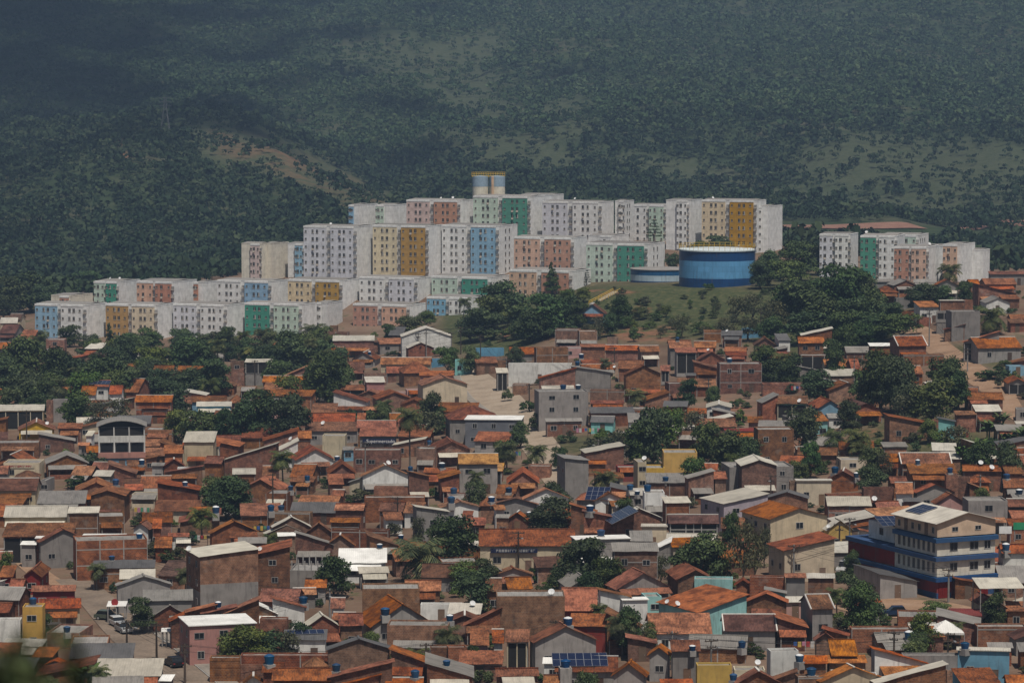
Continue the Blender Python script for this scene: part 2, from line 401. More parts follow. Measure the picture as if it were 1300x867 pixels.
def palm_mesh(seed, nfr=20, L=3.6):
    r = random.Random(seed); mb = MB(); tr = MB()
    hgt = 7.0; lean = r.uniform(-.6, .6); pts = [Vector((lean*(t**2), 0, -.5 + (hgt+.5)*t)) for t in (0, .25, .5, .75, 1)]
    for i in range(4): tr.tube(pts[i], pts[i+1], .20-.02*i, .18-.02*i, 8)
    top = pts[-1]
    for k in range(nfr):
        a = k*2.39996 + r.uniform(-.2, .2); el = r.uniform(-.35, 1.25) if k > 3 else 1.3; l = L*r.uniform(.8, 1.1)
        d = Vector((math.cos(a), math.sin(a), 0)); q = [top.copy()]; ang = el; seg = 9
        for i in range(seg):
            q.append(q[-1] + (d*math.cos(ang) + Vector((0,0,1))*math.sin(ang))*(l/seg)); ang -= .17 + .04*i*(.6 if el > .6 else 1)/2
        side = d.cross(Vector((0,0,1)))
        for i in range(seg):
            mb.face([q[i]-side*.03, q[i+1]-side*.02, q[i+1]+side*.02, q[i]+side*.03])
            for s in (-1, 1):
                for h in (0, .5):
                    b0 = q[i].lerp(q[i+1], h); b1 = q[i].lerp(q[i+1], h+.30); t = (i+h)/seg
                    ll = 1.05*math.sin(math.pi*min(1, .16+t*.86))+.12
                    tip = b1 + side*s*ll*.82 + (q[i+1]-q[i]).normalized()*ll*.35 - Vector((0,0,1))*ll*r.uniform(.25, .65)
                    mb.face([b0, b1, tip + (q[i+1]-q[i])*.3, tip])
    return tr.mesh('trunk', MAT['palmtrunk'], True), mb.mesh('crown', MAT['palmleaf'])
PALMV = [palm_mesh(i, 34 if i < 2 else 28) for i in range(4)]
def banana_mesh(seed):
    r = random.Random(seed); mb = MB(); tr = MB()
    for s in range(4):
        b = Vector((r.uniform(-1, 1), r.uniform(-1, 1), 0)); tr.tube(b - Vector((0,0,.4)), b + Vector((0,0,1.6)), .16, .1, 6)
        for k in range(6):
            a = r.uniform(0, 6.28); d = Vector((math.cos(a), math.sin(a), 0)); ang = r.uniform(.7, 1.45); p = b + Vector((0,0,1.5)); side = d.cross(Vector((0,0,1)))
            pr = None
            for i in range(7):
                w = .32*math.sin(math.pi*min(1, .1+i/7)); cur = (p - side*w, p + side*w)
                if pr: mb.face([pr[0], pr[1], cur[1], cur[0]])
                pr = cur; p = p + (d*math.cos(ang)+Vector((0,0,1))*math.sin(ang))*.42; ang -= .24
    return tr.mesh('stem', MAT['leaflight']), mb.mesh('leaves', MAT['banana'])
BANV = [banana_mesh(i) for i in range(3)]
TREES = []
def tree(px, ytop, ybot, w, kind='broad', h0=None, ymin=300, look=None, lm=None):
    """crown seen from ytop to ybot, w pixels wide, in the photo"""
    i = len(TREES)
    x, y, z = at(px, ybot, (1.2 if kind in ('broad', 'light', 'dry') else .2) if h0 is None else h0, ymin)
    x, y, z = free_spot(px, x, y, z)
    s = dens(y); W = max(1.5, w / s)
    d = raydir(px, ytop); ztop = HC + d[2]*y; Ht = min(max(1.5, ztop - z), 22)
    cat = 'tree'
    if kind == 'palm':
        tm, cm = PALMV[i % 4]; e = empty('palm_tree', (x, y, z), random.uniform(0, 6.28)); cs = max(.6, min(1.7, W/5.6)); ls = max(.35, (Ht-1.7*cs)/7)
        link('trunk', tm, e); cr_ = link('crown', cm, e); cr_.location.z = 7*(1-cs/ls); cr_.scale.z = cs/ls; e.scale = (cs, cs, ls); cat = 'palm'; lk = 'coconut palm with drooping fronds' if Ht > 5 else 'short palm with drooping fronds'; grp = 'palms among the houses'
    elif kind == 'banana':
        tm, cm = BANV[i % 3]; e = empty('banana_plant', (x, y, z), random.uniform(0, 6.28)); link('stem', tm, e); link('leaves', cm, e)
        q = max(.7, min(1.5, Ht/3.6)); e.scale = (q, q, q); cat = 'banana plant'; lk = 'clump of banana plants'; grp = 'banana clumps'
    elif kind == 'bush':
        e = empty('bush', (x, y, z), random.uniform(0, 6.28)); link('foliage', BUSHV[i % 4], e); e.scale = (W, W, Ht)
        cat = 'bush'; lk = ['dark green bush', 'deep green shrub', 'light green bush', 'dry olive bush'][i % 4]; grp = 'bushes between the houses'
    else:
        V = TREEV[kind]; tm, cm = V[i % len(V)]
        e = empty('broadleaf_tree' if kind in ('broad', 'light', 'dry') else 'conifer_tree', (x, y, z), random.uniform(0, 6.28))
        link('trunk', tm, e); link('crown', cm, e); e.scale = (W*1.28, W*1.28, Ht*1.05); grp = 'trees in the town'
        sz = 'tall' if Ht > 11 else 'large' if W > 10 else 'small' if W < 5.5 else 'mid-sized'
        lk = sz + dict(broad=' dense dark green tree', light=' bright green tree', dry=' thin dry-leaved tree', cone=' cone-shaped dark tree', tier=' tiered conifer')[kind]
    reg(e, look or lk, cat, grp, px, (ytop + ybot)/2)
    TREES.append((x, y, W/2))
    if lm: LMK.append((lm, px, (ytop + ybot)/2))
    return e
# ------------------------------------------------------------------ ground and hills
def px_of(x, y, z): 
    z = z - HC; f = y*CT - z*ST; u = y*ST + z*CT
    return 650 + FPX*x/f, 433.5 - FPX*u/f
def seg_d(px, py, pts):
    """pixel distance to a polyline"""
    best = np.full(px.shape, 1e9)
    for (ax, ay), (bx, by) in zip(pts, pts[1:]):
        dx, dy = bx-ax, by-ay; t = np.clip(((px-ax)*dx + (py-ay)*dy)/(dx*dx+dy*dy), 0, 1)
        best = np.minimum(best, np.hypot(px-ax-t*dx, py-ay-t*dy))
    return best
def ell(px, py, cx, cy, rx, ry, rot=0):
    c, s = math.cos(R(rot)), math.sin(R(rot)); dx, dy = px-cx, py-cy
    q = np.sqrt(((dx*c+dy*s)/rx)**2 + ((-dx*s+dy*c)/ry)**2)
    return np.clip((1.15-q)/.4, 0, 1)
def cleared(px, py):
    """where the far hillside is cleared of trees (land use, not light)"""
    b = np.clip((30 - seg_d(px, py, [(262,180),(330,190),(400,222),(478,262)]))/14, 0, 1)
    for a in ((600,120,75,40,20),(640,190,110,22,10),(560,75,110,26,-15),(1100,205,110,38,-4),(1240,215,90,45,0),(1180,262,140,18,0),(860,215,90,14,10),(720,150,40,30,0),(480,60,60,18,-10),(990,252,90,16,0)):
        b = np.maximum(b, .85*ell(px, py, *a))
    return b
def redearth(px, py):
    b = .6*np.clip((6 - seg_d(px, py, [(340,186),(400,216),(460,250)]))/6, 0, 1)
    b = np.maximum(b, np.clip((4.0 - seg_d(px, py, [(142,168),(152,186),(164,204)]))/2.5, 0, 1))
    b = np.maximum(b, .32*np.clip((24 - seg_d(px, py, [(280,180),(340,196),(400,224),(478,262)]))/14, 0, 1))
    for a in ((650,422,18,9,-25),(706,424,26,8,0),(760,421,14,6,0),(800,424,40,9,5),(842,424,20,10,0),(706,397,14,7,30),(765,371,45,3.5,0),(930,520,32,16,10),(1115,560,22,12,30),(1010,560,18,12,0),(1085,570,26,14,0),(1150,550,16,6,20),(812,395,10,6,0)):
        b = np.maximum(b, .9*ell(px, py, *a))
    return b
def grassy(px, py):
    b = np.maximum(ell(px, py, 830, 395, 260, 40), ell(px, py, 1040, 400, 120, 60)); b = np.maximum(b, ell(px, py, 620, 410, 70, 50))
    for a in ((760,565,70,14,0),(1250,455,50,10,20),(1170,560,90,40,0),(330,480,60,12,0),(240,465,10,20,0),(1075,405,60,40,0)): b = np.maximum(b, .8*ell(px, py, *a))
    return b
def sheet(name, ds, us, mat):
    D_, U_ = np.meshgrid(ds, us, indexing='ij')
    X = (U_-650)/FPX*np.maximum(D_, 120); Z = H(X, D_)
    V = np.stack([X, D_, Z], -1).reshape(-1, 3); n, k = len(ds), len(us)
    I = np.arange(n*k).reshape(n, k)
    F = np.stack([I[:-1, :-1], I[:-1, 1:], I[1:, 1:], I[1:, :-1]], -1).reshape(-1, 4)
    o = npmesh(name, V, F, mat)
    px, py = px_of(X, D_, Z); me = o.data
    for nm, fn in (('cleared', cleared), ('red', redearth), ('grass', grassy)):
        a = me.attributes.new(nm, 'FLOAT', 'POINT'); a.data.foreach_set('value', fn(px, py).reshape(-1).astype(np.float32))
    me.polygons.foreach_set('use_smooth', np.ones(len(F), bool)); return struct(o)
def npmesh(name, V, F, mat):
    me = bpy.data.meshes.new(name); k = F.shape[1]
    me.vertices.add(len(V)); me.vertices.foreach_set('co', V.astype(np.float32).reshape(-1))
    me.loops.add(F.size); me.loops.foreach_set('vertex_index', F.astype(np.int32).reshape(-1))
    me.polygons.add(len(F)); me.polygons.foreach_set('loop_start', np.arange(0, F.size, k, dtype=np.int32)); me.polygons.foreach_set('loop_total', np.full(len(F), k, np.int32))
    me.materials.append(mat); me.update(calc_edges=True)
    return link(name, me)
def groundmat(name, far):
    m, nt, b = _nt(name); b.inputs['Roughness'].default_value = .95; b.inputs['Specular IOR Level'].default_value = .1
    v = coords(nt, 'Object', rnd=False)
    def att(n): q = N(nt, 'ShaderNodeAttribute'); q.attribute_name = n; return q.outputs['Fac']
    s = .35 if far else 1
    f1 = noise_n(nt, v, .06*s, 6); f2 = noise_n(nt, v, .6*s, 5); f3 = noise_n(nt, v, .12*s, 6, .7)
    earth = ramp(nt, f1, [(.3, (.10,.062,.042)), (.5, (.16,.105,.073)), (.7, (.22,.155,.115))])
    grass = ramp(nt, f2, [(.32, (.032,.044,.018)), (.5, (.058,.068,.028)), (.68, (.115,.105,.050))])
    if far:
        grass = ramp(nt, f3, [(.3, (.020,.032,.016)), (.5, (.034,.050,.023)), (.7, (.056,.070,.034))])
        earth = ramp(nt, f2, [(.3, (.075,.055,.042)), (.7, (.11,.082,.066))])
        fac = ramp(nt, f1, [(.5, (0,0,0)), (.75, (.5,)*3)])
        col = mix(nt, grass, earth, fac); cl = ramp(nt, f2, [(.3, (.042,.054,.028)), (.7, (.070,.078,.044))])
        col = mix(nt, col, cl, att('cleared'))
    else:
        gm = ramp(nt, f3, [(.56, (0,0,0)), (.64, (.8,.8,.8))])
        mx = N(nt, 'ShaderNodeMath', operation='MAXIMUM'); nt.links.new(gm, mx.inputs[0]); nt.links.new(att('grass'), mx.inputs[1])
        col = mix(nt, earth, grass, mx.outputs[0])
    red = ramp(nt, f2, [(.3, (.17,.075,.045)), (.7, (.27,.13,.08))])
    ml = N(nt, 'ShaderNodeMath', operation='MULTIPLY'); nt.links.new(att('red'), ml.inputs[0]); nt.links.new(ramp(nt, f3, [(.42, (0,)*3), (.56, (1,)*3)]), ml.inputs[1])
    col = mix(nt, col, red, ml.outputs[0])
    nt.links.new(col, b.inputs['Base Color']); bump(nt, b, f2, .6, .5 if not far else 2.0); return m
GM = groundmat('ground_mat', False); FM = groundmat('hill_mat', True)
us = np.arange(-500, 1800, 10.0)
ground = sheet('ground', np.concatenate([np.arange(-40, 200, 6), np.arange(200, 1352, 4.0)]), us, GM)
hills = sheet('hills', np.arange(1348, 4390, 12.0), us, FM)
def roadmat(name, c1, c2, c3):
    m, nt, b = _nt(name); b.inputs['Roughness'].default_value = .9
    v = coords(nt, 'Object', rnd=False); f = noise_n(nt, v, .18, 6, .65); f2 = noise_n(nt, v, 2.2, 4)
    col = ramp(nt, f, [(.3, c1), (.5, c2), (.72, c3)]); col = mix(nt, col, ramp(nt, f2, [(.3, (.8,)*3), (.7, (1.15,)*3)]), 1.0, 'MULTIPLY')
    nt.links.new(col, b.inputs['Base Color']); bump(nt, b, f2, .3, .06); return m
roadmat('paved', (.24,.185,.135), (.32,.25,.185), (.37,.30,.23)); roadmat('dirt', (.20,.12,.075), (.28,.175,.11), (.33,.22,.15)); roadmat('street', (.13,.098,.075), (.19,.145,.11), (.25,.19,.145))
roadmat('sidewalk', (.17,.15,.13), (.24,.21,.18), (.30,.26,.22)); roadmat('kerbm', (.25,.24,.22), (.33,.31,.29), (.38,.36,.33)); roadmat('redtrack', (.17,.085,.06), (.23,.12,.085), (.26,.15,.11))
ROADS = []
def ribbon(name, pts, mat, dz=.10, thick=0, off=(0, 0), world=False, raise_=0):
    """pts: (px, py, width in metres) along the centre line; lies on the ground"""
    W = [(*(at(p[0], p[1])[:2]), p[2]) for p in pts] if not world else pts
    P = []
    for k in range(len(W)-1):
        n = max(2, int(math.hypot(W[k+1][0]-W[k][0], W[k+1][1]-W[k][1])/2.5))
        for i in range(n):
            t = i/n; a = W[max(k-1, 0)]; b_ = W[k]; c = W[k+1]; d = W[min(k+2, len(W)-1)]
            P.append(tuple(.5*((2*b_[j]) + (c[j]-a[j])*t + (2*a[j]-5*b_[j]+4*c[j]-d[j])*t*t + (3*b_[j]-a[j]-3*c[j]+d[j])*t**3) for j in range(3)))
    P.append(W[-1])
    mb = MB(); prev = None; nw = 6
    for i, (x, y, w) in enumerate(P):
        q = P[min(i+1, len(P)-1)]; p = P[max(i-1, 0)]; L = math.hypot(q[0]-p[0], q[1]-p[1]) or 1; nx, ny = -(q[1]-p[1])/L, (q[0]-p[0])/L
        row = []
        for j in range(nw+1):
            s = off[0] + (off[1]-off[0])*j/nw if off != (0, 0) else (j/nw-.5)
            s = s*w if off == (0, 0) else (w/2*(1 if off[0] > 0 else -1) + s)
            X, Y = x+nx*s, y+ny*s; row.append((X, Y, Hs(X, Y)+dz))
        if prev:
            for j in range(nw): mb.face([prev[j+1], prev[j], row[j], row[j+1]])
            if thick:
                for j, sgn in ((0, 1), (nw, -1)):
                    a, b_ = prev[j], row[j]; lo = lambda v: (v[0], v[1], v[2]-thick)
                    mb.face([a, lo(a), lo(b_), b_] if sgn > 0 else [b_, lo(b_), lo(a), a])
        prev = row
    o = struct(mb.build(name, MAT[mat])); ROADS.append(P); return o
road_c = [(598,462,6.5),(603,478,7.5),(626,500,11),(650,522,9.5),(672,550,8.5),(692,575,8),(708,600,8),(728,628,7)]
ribbon('paved_road', road_c, 'paved')
ribbon('pavement', road_c[:5], 'sidewalk', .22, .3, (-.1, -1.8)) ; ribbon('kerb', road_c[:5], 'kerbm', .2, .3, (-.0001, -.16))
dirt_c = [(1150,412,6),(1172,425,6.5),(1192,442,7),(1215,459,7.5),(1240,477,8),(1262,492,7.5),(1285,520,5),(1310,540,5)]
ribbon('dirt_road', dirt_c, 'dirt')
street_c = [(92,735,6),(118,757,6),(142,782,6.5),(166,806,7),(196,832,7.5),(225,858,8),(262,892,8)]
ribbon('street', street_c, 'street'); ribbon('dirt_path', [(20,690,3),(32,712,4),(60,735,4),(92,748,4)], 'dirt', .08)
ribbon('pavement', street_c[2:], 'sidewalk', .24, .3, (.2, 3.0)); ribbon('kerb', street_c[2:], 'kerbm', .22, .3, (.0001, .17))
ribbon('dirt_lot', [(1060,752,12),(1110,768,14),(1150,772,16),(1190,778,14),(1240,772,12)], 'dirt', .07)
ribbon('dirt_track', [(985,288,18),(1040,289,20),(1100,288,20),(1165,288,18)], 'redtrack', .5); ribbon('dirt_track', [(1190,287,16),(1250,286,18),(1330,285,18)], 'redtrack', .5)
ROADP = np.array([(p[0], p[1], p[2]/2) for P in ROADS[:9] for p in P])
# ------------------------------------------------------------------ houses: specifications in 6x crops of the photo
TILES = dict(A0=(0,400,5.9),A1=(210,400,5.9),A2=(420,400,5.9),A3=(630,400,5.9),A4=(840,400,5.9),A5=(1080,340,5.9),B5=(1080,470,5.9),
 B0=(0,520,5.9),B1=(210,520,5.9),B2=(420,520,5.9),B3=(630,520,5.9),B4=(840,520,5.9),C5=(1050,560,5.192),C0=(0,640,5.9),C1=(210,640,5.9),
 C2=(420,640,5.9),C3=(630,640,5.9),C4=(840,640,5.9),D5=(1050,640,5.192),E0=(0,740,5.909),E1=(210,740,5.909),E2=(420,740,5.909),E3=(630,740,5.909),
 E4=(840,740,5.909),E5=(1050,760,5.2),P=(0,0,1.0))
SPEC = []
def hs(tile, rows):
    tx, ty, s = TILES[tile]
    for r in rows:
        r = list(r); kw = r.pop() if isinstance(r[-1], dict) else {}
        X0, X1, Ye, Yr, typ, roof, wall = r[:7]; f = r[7] if len(r) > 7 else 1
        SPEC.append(dict(x0=tx+X0/s, x1=tx+X1/s, ye=ty+Ye/s, yr=ty+Yr/s, t=typ, roof=roof, wall=wall, f=f, **kw))
def geom(q):
    """solve where the house stands from its eave line; q['h'] is the eave height"""
    px = (q['x0']+q['x1'])/2
    x, y, z = at(px, q['ye'], q['h'], q.get('ymin', 300))
    s = dens(y); dep = (HC - z - q['h'])/y; yaw = R(q['yaw'])
    q['x'], q['y'], q['z'] = x, y, z
    w = (q['x1']-q['x0'])/s/math.cos(yaw); dy = max(0, (q['ye']-q['yr'])/s); t = q['t']
    rise = 0; r = 0
    if t in 'gh':
        p = math.tan(R(21)); r = min(7.5, max(1.3, dy/(p+dep))); rise = r*p; d = q.get('d', 2*r)
        if d < r: d = r
        w -= .7
    elif t == 's':
        p = math.tan(R(11)); r = min(11, max(1.5, dy/(p+dep))); d = r; rise = r*p; w -= .5
    elif t == 'f': rise = min(.36*w, max(.35, dy)); d = q.get('d', 9.0)
    elif t in ('sl', 'sr'): rise = min(.5*w, max(.3, dy)); d = q.get('d', 6.5)
    else: d = q.get('d', min(14, dy/dep) if dy > .5 else 7.0)
    q['w'], q['d'], q['r'], q['rise'] = max(1.2, w), d, r, rise
    c, sn = math.cos(yaw), math.sin(yaw)
    q['ax'] = (c, sn); q['ay'] = (-sn, c)
    q['cx'], q['cy'] = x - sn*d/2, y + c*d/2
    return q
def overlap(a, b, g=.25):
    dx, dy = b['cx']-a['cx'], b['cy']-a['cy']
    best = 1e9
    for ax in (a['ax'], a['ay'], b['ax'], b['ay']):
        def ext(q): return abs(ax[0]*q['ax'][0]+ax[1]*q['ax'][1])*q['w']/2 + abs(ax[0]*q['ay'][0]+ax[1]*q['ay'][1])*q['d']/2
        o = ext(a)+ext(b)+g-abs(ax[0]*dx+ax[1]*dy)
        if o <= 0: return 0
        best = min(best, o)
    return best
def solve():
    for q in SPEC:
        q.setdefault('yaw', random.uniform(-9, 9)); q['h'] = q.get('hh', (2.45 if q['t'] == 'f' and q['f'] < 1.4 else 2.65)*q['f'] + (.2 if q['f'] > 1 else 0))
        q['h0'] = q['h']; geom(q)
    drop = []
    for it in range(60):
        SPEC[:] = [q for q in SPEC if id(q) not in drop]; n = 0; order = sorted(SPEC, key=lambda q: q['y'])
        for i, a in enumerate(order):
            for b in order[i+1:]:
                if b['y']-a['y'] > 30: break
                if abs(a['cx']-b['cx']) > (a['w']+b['w']+a['d']+b['d'])/2: continue
                if a.get('cl') is not None and a.get('cl') == b.get('cl'): continue
                if overlap(a, b):
                    n += 1
                    if b['h'] < b['h0']+1.3 and not b.get('fix') and it < 42: b['h'] += .12; geom(b)
                    if a['h'] > max(2.2, a['h0']-.5) and not a.get('fix') and it < 42: a['h'] -= .04; geom(a)
                    if it > 14:
                        fr = [k for k in (a, b) if not k.get('fix')] or [a, b]; big = max(fr, key=lambda k: k['d'])
                        if big['x1']-big['x0'] < .62*big.setdefault('w00', big['x1']-big['x0']) and not big.get('lm'): drop.append(id(big)); big['y'] = -999; big['cy'] = -999; continue
                        if big['t'] in 'gh':
                            if big['d'] > big['r']+.6: big['d2'] = max(big['r']+.4, big['d']*.9)
                            elif it > 30: big['x0'] += .4; big['x1'] -= .4
                        elif big['t'] == 's':
                            if it > 30: big['x0'] += .4; big['x1'] -= .4
                        elif big['d'] > 2.2: big['d2'] = big['d']*.9
                        for k in (a, b):
                            if 'd2' in k: k['d'] = k.pop('d2')
                            geom(k)
        if not n: break
    SPEC[:] = [q for q in SPEC if id(q) not in drop]; print('dropped', len(drop))
    return n
HL = []
WINM = {}
def window_mesh(w, h, kind='std'):
    k = (round(w, 1), round(h, 1), kind)
    if k not in WINM:
        w, h = k[:2]; mb = MB(); t = .07
        mb.box(-w/2-t, w/2+t, -.06, .03, -t, 0); mb.box(-w/2-t, w/2+t, -.06, .03, h, h+t)
        mb.box(-w/2-t, -w/2, -.06, .03, 0, h); mb.box(w/2, w/2+t, -.06, .03, 0, h); mb.box(-.03, .03, -.05, .03, 0, h)
        pn = MB(); pn.box(-w/2, w/2, -.025, .02, 0, h)
        WINM[k] = (mb.mesh('window', MAT['frame']), pn.mesh('pane', MAT['glassdark']))
    return WINM[k]
def door_mesh(w=.9, h=2.1):
    k = (w, h, 'door')
    if k not in WINM:
        mb = MB(); mb.box(-w/2, w/2, -.04, .03, 0, h); mb.box(-w/2-.07, -w/2, -.06, .03, 0, h+.07); mb.box(w/2, w/2+.07, -.06, .03, 0, h+.07); mb.box(-w/2, w/2, -.06, .03, h, h+.07)
        hb = MB(); hb.box(w*.3, w*.38, -.09, -.04, h*.45, h*.5)
        WINM[k] = (mb.mesh('door', MAT['door']), hb.mesh('handle', MAT['steel']))
    return WINM[k]
def add_window(e, x, y, z, w, h, rz=0):
    a, b = window_mesh(w, h); o = link('window', a, e, (x, y, z), rz); link('pane', b, o); return o
def add_door(e, x, y, z, rz=0, w=.9, h=2.1):
    a, b = door_mesh(w, h); o = link('door', a, e, (x, y, z), rz); link('handle', b, o); return o
def build_house(q):
    w, d, h, t, rise, r = q['w'], q['d'], q['h'], q['t'], q['rise'], q['r']
    noun, catd = ('garden wall', 'wall') if (t == 'flat' and d <= 3.05 and q.get('win') == 0) else ('building', 'building') if q['f'] >= 2.9 else ('shed', 'shed') if t in ('s', 'sl', 'sr') and q['f'] < 1.35 else ('two-storey house', 'two-storey house') if q['f'] >= 1.75 else ('flat-topped house', 'flat-topped house') if t == 'flat' else ('house', 'house')
    e = empty(q.get('name', noun.replace(' ', '_').replace('-', '_')), (q['x'], q['y'], q['z']), R(q['yaw']))
    W = MAT[q['wall']]; RM = MAT[q['roof']]; F = -2.2; x0, x1 = -w/2, w/2
    mb = MB(); rf = MB(); o = .38 if q['roof'] in ('ot', 'rt', 'bt', 'yt') else .3; th = .08 if o > .4 else .05; g = .02
    caps = MB(); hascap = False
    if t == 'f':
        mb.prism_y([(x0, F), (x1, F), (x1, h), (0, h+rise), (x0, h)], 0, d)
        sl = rise/(w/2); zl = h-o*sl+g; za = h+rise+g
        rf.slab((x0-o, d+o, zl), (x0-o, -o, zl), (0, -o, za), (0, d+o, za), th)
        rf.slab((x1+o, -o, zl), (x1+o, d+o, zl), (0, d+o, za), (0, -o, za), th)
        if random.random() < .7: caps.box(-.14, .14, -o-.02, d+o+.02, za+th-.03, za+th+.10); hascap = True
    elif t == 'g':
        m = min(d, 2*r); bz = h + rise*(1-(d-r)/r) if d < 2*r else h
        mb.prism_x([(0, F), (d, F), (d, bz), (r, h+rise), (0, h)], x0, x1)
        sl = rise/r; zl = h-o*sl+g; za = h+rise+g
        rf.slab((x0-o*.7, -o, zl), (x1+o*.7, -o, zl), (x1+o*.7, r, za), (x0-o*.7, r, za), th)
        if d > r+.3:
            zb = bz-o*sl+g
            rf.slab((x1+o*.7, d+o, zb), (x0-o*.7, d+o, zb), (x0-o*.7, r, za), (x1+o*.7, r, za), th)
        if random.random() < .8 or q.get('cap'): caps.box(x0-o*.7-.02, x1+o*.7+.02, r-.14, r+.14, za+th-.03, za+th+.10); hascap = True
        if q.get('cap'):
            for s in (-1, 1):
                xx = s*(w/2+o*.7); A = Vector((xx, -o, zl+th)); B = Vector((xx, r, za+th)); caps.tube(A, B, .13, .13, 5)
            hascap = True
    elif t == 'h':
        mb.box(x0, x1, 0, d, F, h); sl = rise/max(.5, min(r, d/2)); rr = min(w*.42, d/2); zl = h-o*sl+g; za = h+rise+g
        A, B = x0+rr, x1-rr
        if A > B: A = B = 0
        yb = d/2
        rf.slab((x0-o, -o, zl), (x1+o, -o, zl), (B, yb, za), (A, yb, za), th); rf.slab((x1+o, d+o, zl), (x0-o, d+o, zl), (A, yb, za), (B, yb, za), th)
        rf.slab((x0-o, d+o, zl), (x0-o, -o, zl), (A, yb, za), (A, yb+.01, za), th); rf.slab((x1+o, -o, zl), (x1+o, d+o, zl), (B, yb+.01, za), (B, yb, za), th)
    elif t == 's':
        mb.prism_x([(0, F), (d, F), (d, h+rise), (0, h)], x0, x1)
        sl = rise/d; rf.slab((x0-.25, -o, h-o*sl+g), (x1+.25, -o, h-o*sl+g), (x1+.25, d+.2, h+rise+.2*sl+g), (x0-.25, d+.2, h+rise+.2*sl+g), th)
    elif t in ('sl', 'sr'):
        lo, hi = (h, h+rise); zl, zr = (lo, hi) if t == 'sl' else (hi, lo)
        if t == 'sr': pass
        mb.prism_y([(x0, F), (x1, F), (x1, zr), (x0, zl)], 0, d); sl = (zr-zl)/w
        rf.slab((x0-o, d+o, zl-o*sl+g), (x0-o, -o, zl-o*sl+g), (x1+o, -o, zr+o*sl+g), (x1+o, d+o, zr+o*sl+g), th)
    else:
        pt = .14; vis = q['yr'] < q['ye']-.8
        if vis and q['roof'] != 'ct' or q.get('open'):
            mb.box(x0, x1, 0, d, F, h); rf.box(x0-.2, x1+.2, -.25, d+.2, h+.004, h+.13)
        else:
            mb.box(x0, x1, 0, d, F, h-.45)
            for a in ((x0, x1, 0, pt), (x0, x1, d-pt, d), (x0, x0+pt, pt, d-pt), (x1-pt, x1, pt, d-pt)): mb.box(*a, h-.45, h)
            rf.slab((x0+pt+.02, pt+.02, h-.40), (x1-pt-.02, pt+.02, h-.40), (x1-pt-.02, d-pt-.02, h-.30), (x0+pt+.02, d-pt-.02, h-.30), .06)
    mb.build('wall', W, e); rf.build('roof', RM, e)
    if hascap: caps.build('ridge_cap', MAT['mortar'] if random.random() < .35 or q.get('cap') else RM, e)
    if q.get('lm') == 'tall brown warehouse':
        pm = MB(); pm.box(x0+.01, x1-.01, -.02, -.002, F, h*.5); pm.box(x0-.02, x0-.002, .01, d-.01, F, h*.36)
        pm.build('rendered_base', MAT['gy'], e)
    if q.get('rebar'):
        for k in range(6):
            for jj in (0, 1): cm = MB(); xx = x0+.3+(w-.6)*k/5; cm.box(xx-.09, xx+.09, .4+jj*(d-1.2), .58+jj*(d-1.2), h-.3, h+1.5); cm.build('bare_column', MAT['conc'], e)
    if q.get('lean'):
        lw, lo, ld = q['lean']; zt = min(2.75, h-.12); zf = zt-.62; pr = MB(); pr.slab((lo-lw/2, -ld-.25, zf-.06), (lo+lw/2, -ld-.25, zf-.06), (lo+lw/2, -.025, zt), (lo-lw/2, -.025, zt), .06)
        pr.build('porch_roof', MAT[q['leanroof']], e)
        for k in (-1, 1): pm = MB(); pm.box(lo+k*(lw/2-.2)-.07, lo+k*(lw/2-.2)+.07, -ld-.07, -ld+.07, -.5, zf); pm.build('porch_post', MAT['conc' if q['wall'] in ('br', 'gy', 'brtan') else 'cr'], e)
        if random.random() < .45: pm = MB(); pm.box(lo-lw/2+.28, lo+lw/2-.28, -ld-.05, -ld+.05, -.8, .95); pm.build('porch_wall', W, e)
    # unfinished brick shows its concrete frame
    if q['wall'] in ('br', 'brtan') and t in ('flat', 'g', 's') and random.random() < .55 and w > 4 and not q.get('plain'):
        fr = MB(); n = max(1, int(w/3.6))
        for k in range(n+1):
            xx = x0 + w*k/n; fr.box(max(x0, xx-.09)-.002, min(x1, xx+.09)+.002, -.018, .1, F+1, h-.02)
        for fl in range(1, int(q['f'])+1):
            zz = fl*h/q['f']-.25 if fl < q['f'] else h-.28
            fr.box(x0-.003, x1+.003, -.022, .1, zz, zz+.18)
        fr.build('concrete_frame', MAT['conc'], e)
    # openings
    nf = max(1, int(q['f'])); fh = h/nf; blank = q.get('win', None)
    if blank is None:
        blank = 0 if (q['wall'] in ('br', 'brtan') and random.random() < .45) else max(1, min(4, int(w/3.2)))
    if q.get('porch'):
        p = q['porch']; mp = MB(); n = max(2, int(w/2.6))
        hz = MB(); hz.box(x0+.2, x1-.2, -.015, .05, h-fh+.9 if p == 2 else max(0, h-fh)+.1, h-.35); hz.build('veranda_shade', MAT['opening_shade'], e)  # dark panel on the solid wall, painted as the shade of an opening
        for k in range(n+1):
            xx = x0+.12+(w-.24)*k/n; mp.box(xx-.09, xx+.09, -.12, -.02, h-fh, h-.05)
        mp.box(x0, x1, -.10, -.022, h-fh+.02, h-fh+.85 if p == 2 else h-fh+.12); mp.build('veranda_posts', MAT['cr'] if q['wall'] not in ('gy', 'br') else MAT['conc'], e)
    else:
        for fl in range(nf):
            z0 = fl*fh
            if blank:
                for k in range(blank):
                    xx = x0 + w*(k+.5)/blank + random.uniform(-.25, .25)
                    if fl == 0 and k == blank//2 and w > 3.2: add_door(e, xx, -.002, 0, 0)
                    else: add_window(e, xx, -.002, z0+fh*.36, random.choice([.9, 1.1, 1.3]), random.choice([.8, 1.0]))
